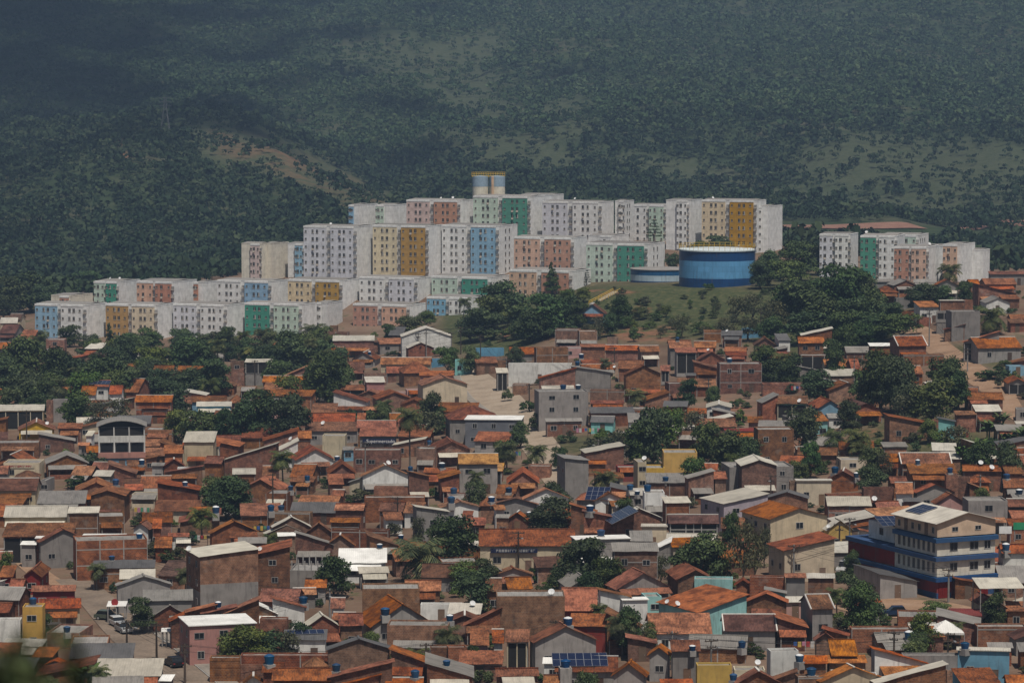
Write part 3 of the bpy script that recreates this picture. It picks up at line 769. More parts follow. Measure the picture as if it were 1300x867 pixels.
    if q['yaw'] > 12 or (random.random() < .3 and d > 4):
        s = -1 if q['yaw'] >= 0 else 1
        for fl in range(nf):
            for k in range(max(1, int(d/3.5)) if q['wall'] not in ('br',) or random.random() < .5 else 0):
                add_window(e, s*(w/2+.002), d*(k+.5)/max(1, int(d/3.5)), fl*fh+fh*.36, .9, .9, -s*-math.pi/2 if s > 0 else -math.pi/2)
    rt = dict(g='{} ridge roof', f='{} gabled roof', h='{} hip roof', s='{} lean-to roof', sl='left-slanting {} roof', sr='right-slanting {} roof', flat='{} slab roof' if noun == 'flat-topped house' else 'flat {} top')
    lk = q.get('look') or f"{WALLN[q['wall']]} {noun}" + ('' if noun == 'garden wall' else ' with ' + rt[t].format(ROOFN[q['roof']]))
    cy = q['ye']
    reg(e, lk, q.get('cat', catd), q.get('grp', catd + 's of the hillside town'), (q['x0']+q['x1'])/2, cy, label=q.get('label'))
    if q.get('lm'): LMK.append((q['lm'], (q['x0']+q['x1'])/2, cy))
    q['e'] = e; return e
def inside(x, y, g=.5):
    for q in SPEC:
        dx, dy = x-q['cx'], y-q['cy']
        if abs(dx*q['ax'][0]+dy*q['ax'][1]) < q['w']/2+g and abs(dx*q['ay'][0]+dy*q['ay'][1]) < q['d']/2+g: return q
    return None
def insides(P, g=.3):
    """numpy: which of the points stand inside a house"""
    P = np.asarray(P); out = np.zeros(len(P), bool)
    for q in SPEC:
        dx, dy = P[:, 0]-q['cx'], P[:, 1]-q['cy']
        out |= (np.abs(dx*q['ax'][0]+dy*q['ax'][1]) < q['w']/2+g) & (np.abs(dx*q['ay'][0]+dy*q['ay'][1]) < q['d']/2+g)
    return out
from mathutils.bvhtree import BVHTree
def open_ground(y0, y1, sx, sy, ymax):
    """points of open ground that the viewpoint can see between the houses"""
    bpy.context.view_layer.update(); Vs, Fs, n = [], [], 0
    for o in COL.objects:
        if o.type == 'MESH' and o.parent is not None and o.name.split('.')[0] in ('wall', 'roof', 'porch_roof', 'facade_bay', 'lower_band', 'ground_storey_wall', 'wing_wall'):
            me = o.data; k = len(me.vertices); co = np.empty(k*3, np.float32); me.vertices.foreach_get('co', co); M = np.array(o.matrix_world)
            co = co.reshape(-1, 3) @ M[:3, :3].T + M[:3, 3]; Vs.append(co)
            Fs += [tuple(i+n for i in p.vertices) for p in me.polygons]; n += k
    T = BVHTree.FromPolygons([tuple(v) for v in np.concatenate(Vs).tolist()], Fs); o = Vector((0, 0, HC)); out = []
    for py in np.arange(y0, y1, sy):
        for px in np.arange(-12, 1314, sx):
            x, y, z = at(px, py, 0)
            if y > ymax: continue
            v = Vector((x, y, z)) - o; L = v.length; hit_ = T.ray_cast(o, v/L, L-.3)
            if hit_[0] is None: out.append((px, py, x, y, z))
    P = np.array(out); P = P[~insides(P[:, 2:4], .3)]; return P[np.random.default_rng(3).permutation(len(P))]
def on_road(x, y, g=.6): return bool(np.any(np.hypot(ROADP[:, 0]-x, ROADP[:, 1]-y) < ROADP[:, 2]+g))
def free_spot(px, x, y, z):
    if y > 1300: return x, y, z
    for k in range(1, 40):
        yy = y + (k//2)*.7*(1 if k % 2 else -1); xx = raydir(px, 400)[0]*yy
        if not inside(xx, yy, .35): return xx, yy, Hs(xx, yy)
    return x, y, z
hs('A0', [
 (600,720,595,532,'g','ot','wh',1.6,dict(yaw=2,cl=1)), (705,815,535,488,'s','rt','wh',2.2,dict(yaw=2,cl=1,lm='white solar-roofed house',fix=1)), (812,915,588,528,'g','ot','wh',1.6,dict(yaw=2,cl=1)),
 (885,1040,575,447,'g','rt','br'), (1005,1292,648,600,'g','ot','br',1.5,dict(yaw=0,d=4,cl=3,lm='triple-stepped orange roofs')), (1035,1285,697,655,'s','ot','br',1.2,dict(yaw=0,cl=3)), (1065,1265,747,705,'s','ot','br',1,dict(yaw=0,cl=3)),
 (-60,330,715,672,'s','zn','ye',1.7,dict(porch=1,yaw=6,lm='long yellow house')), (395,505,632,632,'flat','ct','gy',1.6,dict(win=0,d=5,yaw=3)), (347,392,640,640,'flat','ct','br',1.6,dict(win=0,d=4)),
 (-20,187,362,362,'flat','ct','br',2,dict(win=0)), (195,330,400,400,'flat','ct','br',1.2), (340,440,385,345,'g','rt','br',1.2), (430,545,428,428,'flat','ct','br',1.2),
 (138,250,182,108,'s','ot','br',1.2,dict(yaw=0)), (-10,122,135,70,'g','bt','gy',1.2), (345,482,185,185,'flat','ct','br',2), (630,760,252,208,'s','zn','br',1.2,dict(yaw=-14)),
 (945,1055,287,287,'flat','ct','gy',1.2,dict(win=1,d=5)), (1140,1300,420,378,'g','rt','br',1.2), (412,545,592,538,'g','rt','br'), (-20,100,530,468,'g','rt','br'), (0,130,60,20,'s','zn','cr',1.3), (60,160,30,-10,'g','bt','cr',1.5),
 (560,700,500,440,'s','fc','br'),])
hs('B0', [
 (145,402,152,93,'f','rt','ye',1,dict(yaw=8)), (430,615,140,102,'s','zn','br',1.2,dict(yaw=4,win=1)), (-20,290,248,248,'flat','ct','br',1.3,dict(win=0,plain=1)),
 (-30,190,398,338,'f','rt','br',1), (25,296,398,398,'flat','ct','cr',1.4,dict(yaw=0,win=2,lm='cream red-lettered shop',fix=1)), (100,290,508,455,'h','rt','br',1),
 (-40,278,602,512,'g','bt','cr',1.2,dict(win=3,yaw=2)), (355,655,402,340,'f','fc','br',1.2,dict(yaw=10)), (525,692,486,420,'g','ot','br'), (668,815,452,392,'g','rt','br'), (692,835,496,456,'s','zn','gy'),
 (815,1010,478,408,'sr','rt','br'), (1083,1292,150,150,'flat','ct','br',1.3,dict(win=0)), (1200,1300,292,240,'sr','rt','br'), (1225,1375,327,268,'s','ot','br',1,dict(yaw=5)), (1098,1240,470,392,'g','ot','br'),
 (915,1050,556,515,'g','bt','br'), (930,1072,600,560,'s','ot','br'), (1045,1282,582,495,'g','rt','br'), (985,1185,632,632,'flat','ct','cr',1,dict(win=0,d=4)), (1180,1480,602,548,'sr','fc','br',1.9,dict(win=0)),
 (680,932,642,604,'f','rt','br',2,dict(win=0,lm='big rust-gabled brick house')), (572,870,610,545,'f','rt','br',1.3), (275,640,702,606,'s','fc','gy',1), (640,690,195,160,'s','zn','wh',1.6),
 (950,1100,420,380,'g','rt','br'), (300,345,530,500,'flat','ct','gy',1), (1130,1230,420,400,'s','fc','gy',1)])
hs('C0', [
 (20,505,92,12,'g','zn','cr',1.3,dict(yaw=3,win=0,lm='pale-roofed cream warehouse')), (505,742,62,20,'s','zn','br',2,dict(win=0,yaw=3)), (15,548,240,140,'s','rt','br',1.2,dict(porch=1,yaw=2)),
 (310,640,272,186,'f','rt','gy',1.3,dict(yaw=18)), (622,932,238,188,'flat','whs','br',1.5,dict(yaw=0,open=1)), (575,1100,268,268,'flat','ct','br',2.5,dict(win=0,yaw=12,d=7,lm='long tall brick wall house')),
 (690,1160,475,420,'s','dk','br',1.3,dict(yaw=4)), (792,1265,556,488,'s','zn','ye',1.4,dict(yaw=6,lm='shop with orange fascia',look='low shop with cream sheet roof and orange fascia')), (885,1272,602,536,'f','fc','gy',1.3,dict(yaw=12)),
 (980,1142,642,604,'s','fc','br',1), (1000,1515,718,640,'s','fc','gy',1.3,dict(yaw=6,win=0,lm='long grey shed')), (-10,100,540,460,'s','ot','rd',1.1), (180,300,535,480,'f','fc','rd',1.2), (230,572,645,606,'g','rt','rd',1.1), (290,612,772,705,'g','rt','cr',1.2,dict(win=2,lm='cream sign-fronted house')),
 (60,180,620,560,'g','rt','br',1.2), (1150,1290,320,240,'g','rt','br'), (1000,1110,180,85,'f','rt','wh',1.2), (1110,1240,175,105,'g','ot','br',1), (270,392,255,228,'flat','whs','gy',1.3,dict(open=1)), (740,930,90,90,'flat','ct','br',1.4,dict(win=0)), (1060,1300,130,60,'g','rt','br',1),
 (150,275,300,290,'s','whs','gy',1)])
hs('E0', [
 (168,318,178,178,'flat','ct','ye',2,dict(yaw=2,win=1,d=5,lm='ochre cube house')), (-30,152,278,278,'flat','ct','wh',1.3,dict(win=0,d=4)), (-20,135,268,205,'g','rt','br',1.2), (515,1000,560,452,'s','dk','br',1,dict(yaw=3)), (700,1212,695,565,'s','zn','gy',1,dict(yaw=2,win=2)),
 (0,322,472,420,'s','zn','br',1), (240,402,550,482,'s','ot','br',1), (530,810,450,436,'flat','ct','gy',1,dict(d=7)), (345,600,372,372,'flat','ct','br',.9,dict(d=8,win=0)), (1150,1400,240,165,'f','fc','br',1,dict(yaw=12)), (-40,260,640,560,'s','dk','br',1), (690,1080,760,700,'s','fc','gy',1), (1190,1290,730,690,'s','whs','gy',1)])
hs('A1', [
 (75,325,458,382,'g','ot','br'), (370,592,405,405,'flat','ct','br',1.3,dict(win=0)), (490,590,345,345,'flat','ct','br',2,dict(d=4)), (578,812,352,330,'s','zn','gy',2,dict(porch=1,yaw=-3,lm='grey unfinished two-storey house')), (720,1050,502,455,'g','ot','br',1.5,dict(yaw=-2,d=4,cl=4)), (730,1056,557,505,'s','rt','br',1.2,dict(yaw=-2,cl=4)),
 (890,1062,457,385,'sl','ot','br',1.5), (400,740,612,540,'g','rt','br',1.2), (480,592,652,595,'h','rt','br'), (190,462,647,607,'g','zn','bl',1.5,dict(yaw=4,cl=5)), (230,497,682,650,'s','zn','bl',1.2,dict(yaw=4,cl=5)), (345,500,780,713,'g','rt','br'),
 (-10,100,648,590,'g','rt','br'), (-10,116,692,652,'s','rt','br'), (1090,1282,728,660,'s','rt','br',1.5), (1035,1425,800,735,'g','rt','br',1.4,dict(yaw=1,d=4,cl=6)), (1042,1440,866,800,'s','rt','gy',1.1,dict(yaw=1,cl=6)), (740,1100,605,560,'s','rt','br',1), (0,70,430,380,'g','ot','br',1), (130,300,600,570,'sr','zn','br',1.2),
 (560,680,540,540,'flat','ct','br',1,dict(d=4,win=0))])
hs('B1', [
 (95,402,242,163,'s','zn','cr',1.7,dict(yaw=0,cl=7,lm='cream flat-sheeted house')), (120,408,272,243,'s','rt','wh',1.2,dict(yaw=0,porch=1,cl=7)), (-10,155,328,268,'s','ot','br'), (0,272,468,425,'sl','rt','br',1.2), (90,192,435,435,'flat','ct','wh',1,dict(d=4)), (440,832,378,252,'sl','zn','br',1.2,dict(win=0,d=4,yaw=-6)),
 (478,700,445,402,'s','ct','gy',1.2), (740,992,232,158,'sl','rt','br',1.4), (845,992,310,238,'sl','zn','wh',1.2), (920,1100,212,160,'g','ot','br',1.2), (1175,1345,195,195,'flat','ct','cr',2,dict(win=0,d=5)), (985,1258,372,296,'f','rt','gy',1.3,dict(yaw=10)), (925,1105,502,408,'g','rt','br'), (720,832,502,420,'g','ot','br'),
 (965,1112,537,500,'s','rt','br'), (1110,1300,557,480,'g','rt','br',1.2), (560,862,602,522,'f','ot','br',1.1), (750,912,627,627,'flat','ct','br',1.4,dict(win=0)), (905,1122,742,706,'s','ot','gy',1.2), (760,1085,770,770,'flat','ct','gy',1,dict(d=4)), (985,1300,697,642,'g','rt','br'), (1100,1300,760,700,'s','fc','wh',1),
 (280,400,640,560,'f','rt','br',1), (700,790,420,380,'s','ot','br',1), (240,470,400,350,'g','rt','br',1.1), (-10,140,420,370,'f','rt','br',1)])
hs('C1', [
 (-20,222,208,76,'g','rt','gy',1,dict(yaw=-2)), (200,397,152,85,'g','rt','br'), (380,457,138,96,'g','rt','br'), (605,745,142,80,'g','ot','br',1,dict(cap=1)), (440,622,142,96,'s','dk','gy'), (350,685,207,124,'f','rt','br',1,dict(yaw=14)), (480,692,247,207,'s','rt','br',.9),
 (755,1052,217,154,'f','zn','gy',1.2,dict(yaw=12)), (810,1082,167,95,'f','zn','gy',1.1,dict(yaw=10)), (975,1252,300,212,'sr','fc','br',1.2), (265,690,382,345,'sl','zn','brtan',3.3,dict(yaw=20,d=9,win=0,fix=1,lm='tall brown warehouse',plain=1)), (690,932,372,318,'sl','zn','br',3.1,dict(yaw=4,d=8,win=1)),
 (930,1202,494,494,'flat','ct','gy',1.2,dict(d=8,rebar=1)), (690,1002,722,630,'g','rt','br',1), (805,1042,772,702,'sr','rt','wh',1), (1065,1300,792,668,'h','rt','wh',1,dict(yaw=-8)), (450,702,812,712,'sl','ot','br',1.6,dict(yaw=8,d=7)), (280,522,815,770,'sl','ot','br',1.5,dict(yaw=8,d=7)), (165,372,805,756,'sl','ot','br',1.5,dict(yaw=8,d=6)), (45,200,868,800,'sl','ot','br',1.5,dict(yaw=10,d=6)),
 (650,830,815,730,'sr','whs','br',1), (1080,1435,112,48,'s','zn','br',1.3), (1060,1240,205,120,'f','fc','br',1), (840,980,235,222,'s','whs','gy',1.3), (20,180,240,225,'s','zn','wh',1),(540,760,290,250,'s','fc','br',1.2)])
hs('E1', [
 (185,672,312,238,'flat','whs','pk',2.1,dict(yaw=16,open=1,fix=1,lm='pink white-roofed house',win=3)), (705,912,268,268,'flat','ct','br',1.1,dict(win=0,d=4)), (880,1212,422,350,'s','dk','wh',1.2,dict(yaw=1,win=2,lm='white solar-panelled house',fix=1)), (1010,1242,612,545,'h','rt','br',1.1), (720,1320,722,640,'g','rt','br',1.1), (1060,1300,322,240,'f','zn','br',1.1,dict(yaw=12)),
 (700,900,660,600,'g','rt','br'), (560,880,610,610,'flat','ct','gy',1,dict(d=5,win=0)), (330,560,560,560,'flat','ct','gy',1,dict(d=3,win=0,yaw=0)), (560,1240,540,540,'flat','ct','br',.9,dict(d=3,win=0,yaw=0)), (1210,1300,400,330,'g','rt','br',1), (0,90,745,690,'s','whs','gy',1), (780,900,350,350,'flat','ct','gy',1,dict(d=4)), (600,720,740,690,'f','fc','gy',1)])
hs('A2', [
 (-25,92,276,238,'g','ot','br',1.4), (-10,135,322,280,'s','ot','br',1.1), (12,328,192,154,'s','zn','br',1.8,dict(yaw=2,win=1,lm='cream-roofed brick box')), (-60,130,125,125,'flat','ct','br',1.5,dict(win=0)), (-10,45,80,80,'flat','ct','br',2.2,dict(win=0,d=4)), (532,902,160,96,'f','zn','wh',1.8,dict(yaw=4,win=0,lm='white gabled hall',fix=1)), (430,540,152,90,'s','dk','br',1.5), (365,752,367,318,'g','ot','cr',1.2,dict(yaw=-2)),
 (540,772,432,348,'h','rt','br',1.2), (660,922,452,418,'s','ot','pk',1.2), (240,430,502,462,'s','zn','pk',1.3,dict(win=2)), (250,420,440,420,'flat','ct','br',1.2,dict(win=0,d=3)), (690,1022,522,466,'f','rt','cr',1.9,dict(yaw=10,win=2,lm='cream gabled house')), (350,602,628,580,'f','zn','gy',1.1,dict(yaw=10)), (20,268,648,580,'sr','rt','wh',1.4,dict(win=0)),
 (770,1110,722,655,'s','rt','br',1.2,dict(win=0)), (880,1272,777,680,'h','rt','gy',1.8,dict(yaw=6)), (1005,1060,328,284,'f','rt','aq',1.1,dict(yaw=10)), (1005,1425,785,768,'flat','whs','gb',2.1,dict(yaw=-4,win=3,d=9,open=1,fix=1,lm='slate grey modern house')), (1085,1252,357,312,'s','zn','br',1.1), (1200,1300,432,396,'s','zn','gy',1.2,dict(porch=1)), (190,262,790,735,'g','rt','br'), (-20,128,782,730,'s','rt','br',1.2),
 (120,260,410,350,'g','rt','br',1), (160,330,330,280,'f','rt','gy',1), (440,560,580,510,'flat','ct','pk',1.1,dict(d=4)), (570,690,560,490,'flat','ct','pk',1,dict(d=4)), (440,560,790,735,'g','rt','br',1), (700,800,790,735,'g','ot','br',1), (40,250,560,525,'s','fc','br',1,dict(porch=1)), (590,850,330,300,'flat','ct','bl',1,dict(d=3,win=0)), (1090,1298,250,250,'flat','ct','bl',1,dict(d=3,win=0)), (930,1000,335,320,'flat','ct','aq',1.1,dict(d=4))])
hs('B2', [
 (188,492,132,82,'g','rt','br',1.5,dict(yaw=0,d=4,cl=8)), (210,492,197,134,'s','rt','gy',1.2,dict(yaw=0,cl=8,name='supermarket',cat='shop',look='grey shop with stepped rust tile roof and navy sign',lm='navy supermarket sign',fix=1)), (168,522,302,302,'flat','ct','br',1.9,dict(win=4,yaw=0,d=5,fix=1,hh=4.6)), (640,780,292,292,'flat','ct','brtan',1.9,dict(win=1,d=5)), (770,1042,302,240,'f','rt','br',1.3,dict(yaw=8)), (950,1262,402,328,'g','yt','gy',2.3,dict(yaw=2,cl=2,fix=1)), (945,1290,457,405,'s','yt','gy',1.7,dict(yaw=2,porch=2,cl=2,lm='straw-tiled porch house',fix=1)), (240,580,490,414,'f','rt','gy',1.2,dict(yaw=10)), (138,320,545,515,'f','fc','cr',1.1), (585,735,500,462,'sr','rt','br',1.6), (822,962,515,478,'sl','ot','br',1.6), (690,930,468,436,'g','ot','br',1.2),
 (-10,182,475,395,'f','fc','gy',1), (-20,102,555,480,'g','rt','br'), (510,796,664,590,'g','rt','br'), (320,512,642,592,'g','rt','br'), (250,705,657,657,'flat','ct','br',1.2,dict(win=0,d=4)), (352,546,755,692,'g','rt','br',1.2), (538,692,767,692,'g','rt','wh',1.1), (402,545,822,770,'s','zn','wh',1), (832,1106,727,688,'f','rt','wh',1.2,dict(yaw=10)), (720,972,727,655,'g','ot','br'), (1160,1330,655,575,'g','rt','br',1.2), (1110,1240,712,652,'h','rt','br'), (1205,1330,747,715,'s','rt','wh',1.1),
 (642,882,767,722,'sr','zn','gy',2,dict(yaw=14,win=1)), (20,252,748,706,'g','ot','br'), (-10,302,815,755,'s','zn','br',1.1), (320,660,580,545,'flat','ct','br',1,dict(d=3,win=0)), (0,100,640,600,'g','rt','br',1), (870,1010,640,640,'flat','ct','br',1,dict(d=4,win=0)), (980,1060,800,760,'s','zn','br',1)])
hs('C2', [
 (-10,222,133,105,'s','zn','br',1.2), (0,432,190,135,'flat','ct','br',1.1,dict(win=0,d=5)), (1052,1320,102,66,'s','zn','br',1.4), (1100,1840,307,184,'g','rt','cr',1.7,dict(yaw=0,win=3,lm='long cream sign shop',look='long cream shop with deep rust tile ridge roof',fix=1)), (1040,1310,532,418,'g','rt','br',1.1), (-30,172,302,206,'f','fc','brtan',1), (290,502,310,236,'sr','rt','br',1.1), (52,422,436,330,'s','whs','wh',1.1,dict(yaw=2,lm='white-sheet hall')), (210,440,512,470,'s','zn','gy',1),
 (235,667,632,632,'flat','ct','brtan',2,dict(win=0,yaw=3,d=6,lm='wide tan brick box',fix=1)), (545,832,642,570,'g','ot','br',1.1), (1130,1310,645,552,'g','rt','br',1), (-10,122,768,690,'g','rt','wh',1), (670,982,750,738,'flat','ct','wh',1,dict(d=4)), (500,640,200,155,'s','fc','gy',1), (500,700,330,280,'g','rt','br',1), (1120,1280,500,460,'f','fc','gy',1), (0,180,860,810,'g','rt','br',1)])
hs('E2', [
 (310,765,310,156,'f','ot','gy',1.2,dict(yaw=16,lm='bright orange gable',fix=1)), (690,892,300,216,'s','zn','br',1), (1010,1272,312,188,'sl','fc','br',1.1,dict(d=9)), (418,882,317,317,'flat','ct','brtan',1.8,dict(win=0,d=5)), (1000,1232,462,340,'s','zn','pk',1), (1180,1330,442,345,'g','rt','wh',1), (1135,1310,592,505,'s','fc','br',1), (450,722,592,500,'sr','rt','br',1.1), (720,1062,702,600,'sr','fc','br',1.1,dict(d=8)), (-20,442,492,418,'f','dk','brtan',1.4,dict(yaw=6,lm='dark-gabled brick house')),
 (-10,462,702,592,'sl','rt','br',1.1,dict(yaw=4,d=8)), (100,362,752,690,'sl','ot','br',1), (400,702,752,718,'g','ot','br',1), (-10,112,182,110,'g','rt','wh',1), (15,292,312,226,'g','rt','br',1), (880,1020,480,480,'flat','ct','gy',1,dict(d=4,win=0)), (740,1040,480,480,'flat','ct','br',.9,dict(d=3,win=0)), (1100,1300,660,610,'s','dk','gy',1), (120,330,640,600,'g','rt','br',1)])
hs('A3', [
 (440,622,110,110,'flat','ct','br',2,dict(win=0,yaw=-6,d=6)), (622,757,122,122,'flat','ct','brtan',1.9,dict(win=0,d=6)), (300,542,245,202,'flat','ct','gy',1.5,dict(win=0,d=7,yaw=10)), (410,602,287,260,'s','fc','gy',1.1), (195,312,317,278,'s','zn','ye',1.1), (90,562,365,350,'flat','ct','wh',1.3,dict(yaw=-4,win=1,d=9,lm='long white garage')), (325,592,470,400,'sl','ot','br',1.4), (640,902,405,368,'g','rt','cr',1,dict(d=6)), (645,862,362,332,'s','rt','br',1.1), (810,1072,262,225,'g','ot','br',1.1), (630,822,238,220,'s','zn','br',1.2), (1045,1207,357,288,'g','rt','br',1.1), (1075,1230,270,230,'g','rt','br',1.4),
 (905,1102,398,340,'g','rt','br',1), (970,1232,440,378,'f','rt','br',1.9,dict(yaw=12)), (1202,1330,417,378,'s','zn','br',2,dict(porch=2,yaw=-3)), (560,852,425,386,'sr','ct','gy',1.3,dict(win=0)), (318,692,572,572,'flat','ct','gy',3.1,dict(yaw=8,win=2,d=7,lm='stained grey block',fix=1)), (700,962,560,560,'flat','ct','br',1.1,dict(win=0,d=5)), (705,962,662,640,'s','rt','br',.9), (705,1042,732,690,'s','dk','gy',1.1,dict(win=0)), (1110,1292,642,582,'sl','zn','br',1.1), (1120,1330,692,652,'s','dk','br',1), (0,92,432,398,'s','zn','gy',1.2,dict(porch=1)), (0,120,320,280,'flat','ct','br',1.1,dict(d=4)), (120,240,520,520,'flat','ct','br',1,dict(d=4,win=0)), (370,650,795,775,'s','fc','gy',1.1,dict(win=3)), (440,640,340,310,'s','fc','gy',1.1), (830,910,170,170,'flat','ct','brtan',1.4,dict(d=3,win=0))])
hs('A4', [
 (55,235,245,190,'g','ot','gy',2,dict(yaw=4,d=6,cl=9)), (95,277,280,246,'s','ot','gy',1.7,dict(yaw=4,porch=2,cl=9)), (-15,152,417,377,'s','zn','br',2,dict(porch=2)), (55,217,512,512,'flat','ct','br',1.9,dict(win=1,d=5)), (340,516,692,668,'f','zn','wh',1.1,dict(yaw=-4,win=2,lm='small white cottage',fix=1)), (435,752,365,365,'flat','ct','br',2.6,dict(yaw=2,d=7,win=2,lm='big square brick house',fix=1)), (245,432,402,355,'sr','rt','br',1.2), (280,482,372,336,'s','zn','br',1.1), (315,447,117,117,'flat','ct','br',1.2,dict(win=0,d=4)), (447,605,152,118,'s','dk','br',1.1), (240,412,242,196,'g','ot','br',1.1), (275,472,332,276,'f','rt','gy',1.1), (465,637,270,240,'g','ot','br',1), (480,642,302,274,'s','rt','br',1), (700,852,222,172,'f','rt','br',1.1),
 (1020,1222,207,165,'g','ot','br',2,dict(yaw=-2,win=2)), (1050,1276,152,102,'sl','zn','br',1.9), (1040,1310,302,302,'flat','ct','br',1.7,dict(porch=2,yaw=0,d=6,lm='brick block with window band',fix=1)), (755,1060,512,512,'flat','ct','br',1,dict(win=0,d=3)), (790,1165,662,608,'s','zn','gn',1.2,dict(porch=2,yaw=-4)), (755,870,655,600,'sl','fc','br',1.2), (1175,1350,692,640,'f','rt','bl',1.3,dict(yaw=8)), (1150,1252,792,722,'s','rt','aq',1.5), (-40,240,684,645,'s','dk','br',1), (190,336,737,700,'s','fc','gy',1), (600,760,100,100,'flat','ct','bl',1,dict(win=0,d=3)), (840,1000,190,140,'s','dk','wh',1), (640,760,800,760,'g','rt','br',1), (720,960,840,790,'s','fc','br',1.2)])
hs('B4', [
 (720,992,148,138,'flat','ct','br',2.9,dict(yaw=4,win=2,d=6,lm='two-tone brick tower house',fix=1)), (472,716,160,142,'s','rds','wh',1.1), (15,267,322,322,'flat','ct','ye',2.2,dict(yaw=0,cl=12,win=0,d=7,lm='yellow block',fix=1)), (-132,22,436,436,'flat','ct','ye',1.2,dict(yaw=0,cl=12,win=2,d=6,fix=1)), (265,422,452,402,'g','rt','br'), (200,392,512,462,'sl','fc','br',1.2), (380,502,517,466,'s','ot','gy',1.2), (505,992,427,427,'flat','ct','gy',2,dict(yaw=7,cl=13,win=3,d=9,lm='grey concrete house',fix=1)), (600,862,418,376,'f','zn','gy',2.4,dict(yaw=3,ymin=560,cl=13)), (1010,1272,532,512,'flat','zn','cr',1.2,dict(open=1,yaw=0)), (1115,1330,452,360,'g','rt','br',1.1), (460,802,695,640,'sl','zn','li',2.0,dict(yaw=24,d=9,win=2,fix=1,lm='lilac house')), (805,1252,805,736,'f','ot','cr',2.2,dict(yaw=22,d=11,win=1,lm='cream house with orange gable',fix=1)), (20,222,697,652,'s','zn','br',1.7,dict(yaw=8,win=0)), (20,460,845,786,'g','bt','br',1.3,dict(porch=2,yaw=0)), (680,900,640,590,'s','fc','cr',1.2), (790,1090,660,616,'f','dk','br',1), (-10,60,660,600,'flat','ct','wh',1.2,dict(d=4)), (130,270,160,90,'flat','ct','brtan',1.3,dict(d=4,win=0)), (1040,1100,560,540,'flat','ct','br',1,dict(d=3)), (960,1030,540,540,'flat','ct','brtan',1.3,dict(d=3,win=0))])
hs('C4', [
 (915,1300,338,262,'sl','rt','cr',1.9,dict(yaw=14,win=2,d=8,t2=1)), (272,645,790,694,'sl','ot','aq',1.4,dict(yaw=30,d=11,win=0,lm='vast orange roof',fix=1)), (120,382,557,490,'f','rt','br',1.1), (245,532,560,548,'flat','ct','aq',1.2,dict(d=3,win=0)), (660,922,545,545,'flat','ct','gy',1.4,dict(d=4,win=0)), (922,1086,545,520,'s','rt','gy',1.5,dict(win=0)), (1086,1300,552,520,'s','zn','br',1.4), (1110,1300,777,672,'g','rt','gy',1.9,dict(yaw=8,win=1,cap=1,fix=1,lm='rust-roofed grey house')), (640,932,727,666,'f','ot','br',1), (730,942,802,742,'g','rt','br',1), (780,925,665,640,'sr','fc','aq',1.1), (560,660,600,520,'f','rt','br',1), (430,640,180,100,'s','fc','gy',1)])
hs('E4', [
 (-100,387,372,220,'g','ot','wh',1.1,dict(yaw=1,win=2,lm='broad orange-roofed house',fix=1)), (460,872,352,232,'g','bt','gy',1.1,dict(yaw=0,cap=1,win=1,lm='dark-tiled grey house',fix=1)), (20,342,502,425,'g','rt','gy',1.2), (345,582,542,480,'g','rt','gy',1.1,dict(cap=1)), (100,342,572,512,'s','rt','br',1), (965,1275,532,422,'g','ot','br',1.2), (960,1310,600,545,'s','ot','br',1), (-20,217,707,627,'g','ot','br',1.1), (-10,242,755,722,'s','ot','br',1), (265,527,615,600,'flat','ct','ye',1,dict(d=4,win=0)), (525,707,637,560,'s','zn','gy',1), (545,777,650,640,'flat','ct','cr',.9,dict(d=3)), (815,1030,507,507,'flat','ct','wh',1.2,dict(d=5,win=0)), (905,1182,617,540,'s','dk','gy',1), (570,882,742,656,'f','rt','br',1), (850,1002,722,666,'sl','rt','br',1), (870,1087,332,262,'sr','rt','br',1.1), (1020,1280,700,690,'flat','ct','br',1,dict(d=4)), (1160,1300,420,340,'f','rt','br',1)])
hs('E3', [
 (0,517,97,97,'flat','ct','brtan',2.4,dict(win=0,yaw=1,d=6,lm='stained tan brick block',fix=1)), (410,832,202,32,'g','ot','rd',1.1,dict(yaw=-2,win=0,lm='bright orange single roof',fix=1)), (950,1137,127,110,'flat','whs','wh',1.3,dict(open=1)), (0,312,432,345,'g','rt','gy',1.2,dict(porch=1)), (290,752,432,322,'f','rt','gy',1.2,dict(yaw=12,lm='grey gable with twin tanks')), (700,912,532,430,'g','rt','br'), (-10,182,582,512,'s','fc','gy'), (430,922,657,545,'g','rt','gy',1.1,dict(yaw=-2,lm='solar-array house',fix=1)), (345,480,600,560,'s','whs','wh',1), (880,1112,687,545,'f','ot','gy',1.2), (1040,1310,717,632,'g','ot','br',1.1), (1150,1290,532,405,'f','ot','gy',1), (-10,330,690,640,'g','rt','br',1), (345,480,740,690,'g','rt','br',1), (520,850,320,230,'s','rt','rd',1), (830,1060,340,225,'sr','rt','br',1), (480,570,640,640,'flat','ct','gy',1.4,dict(d=3))])
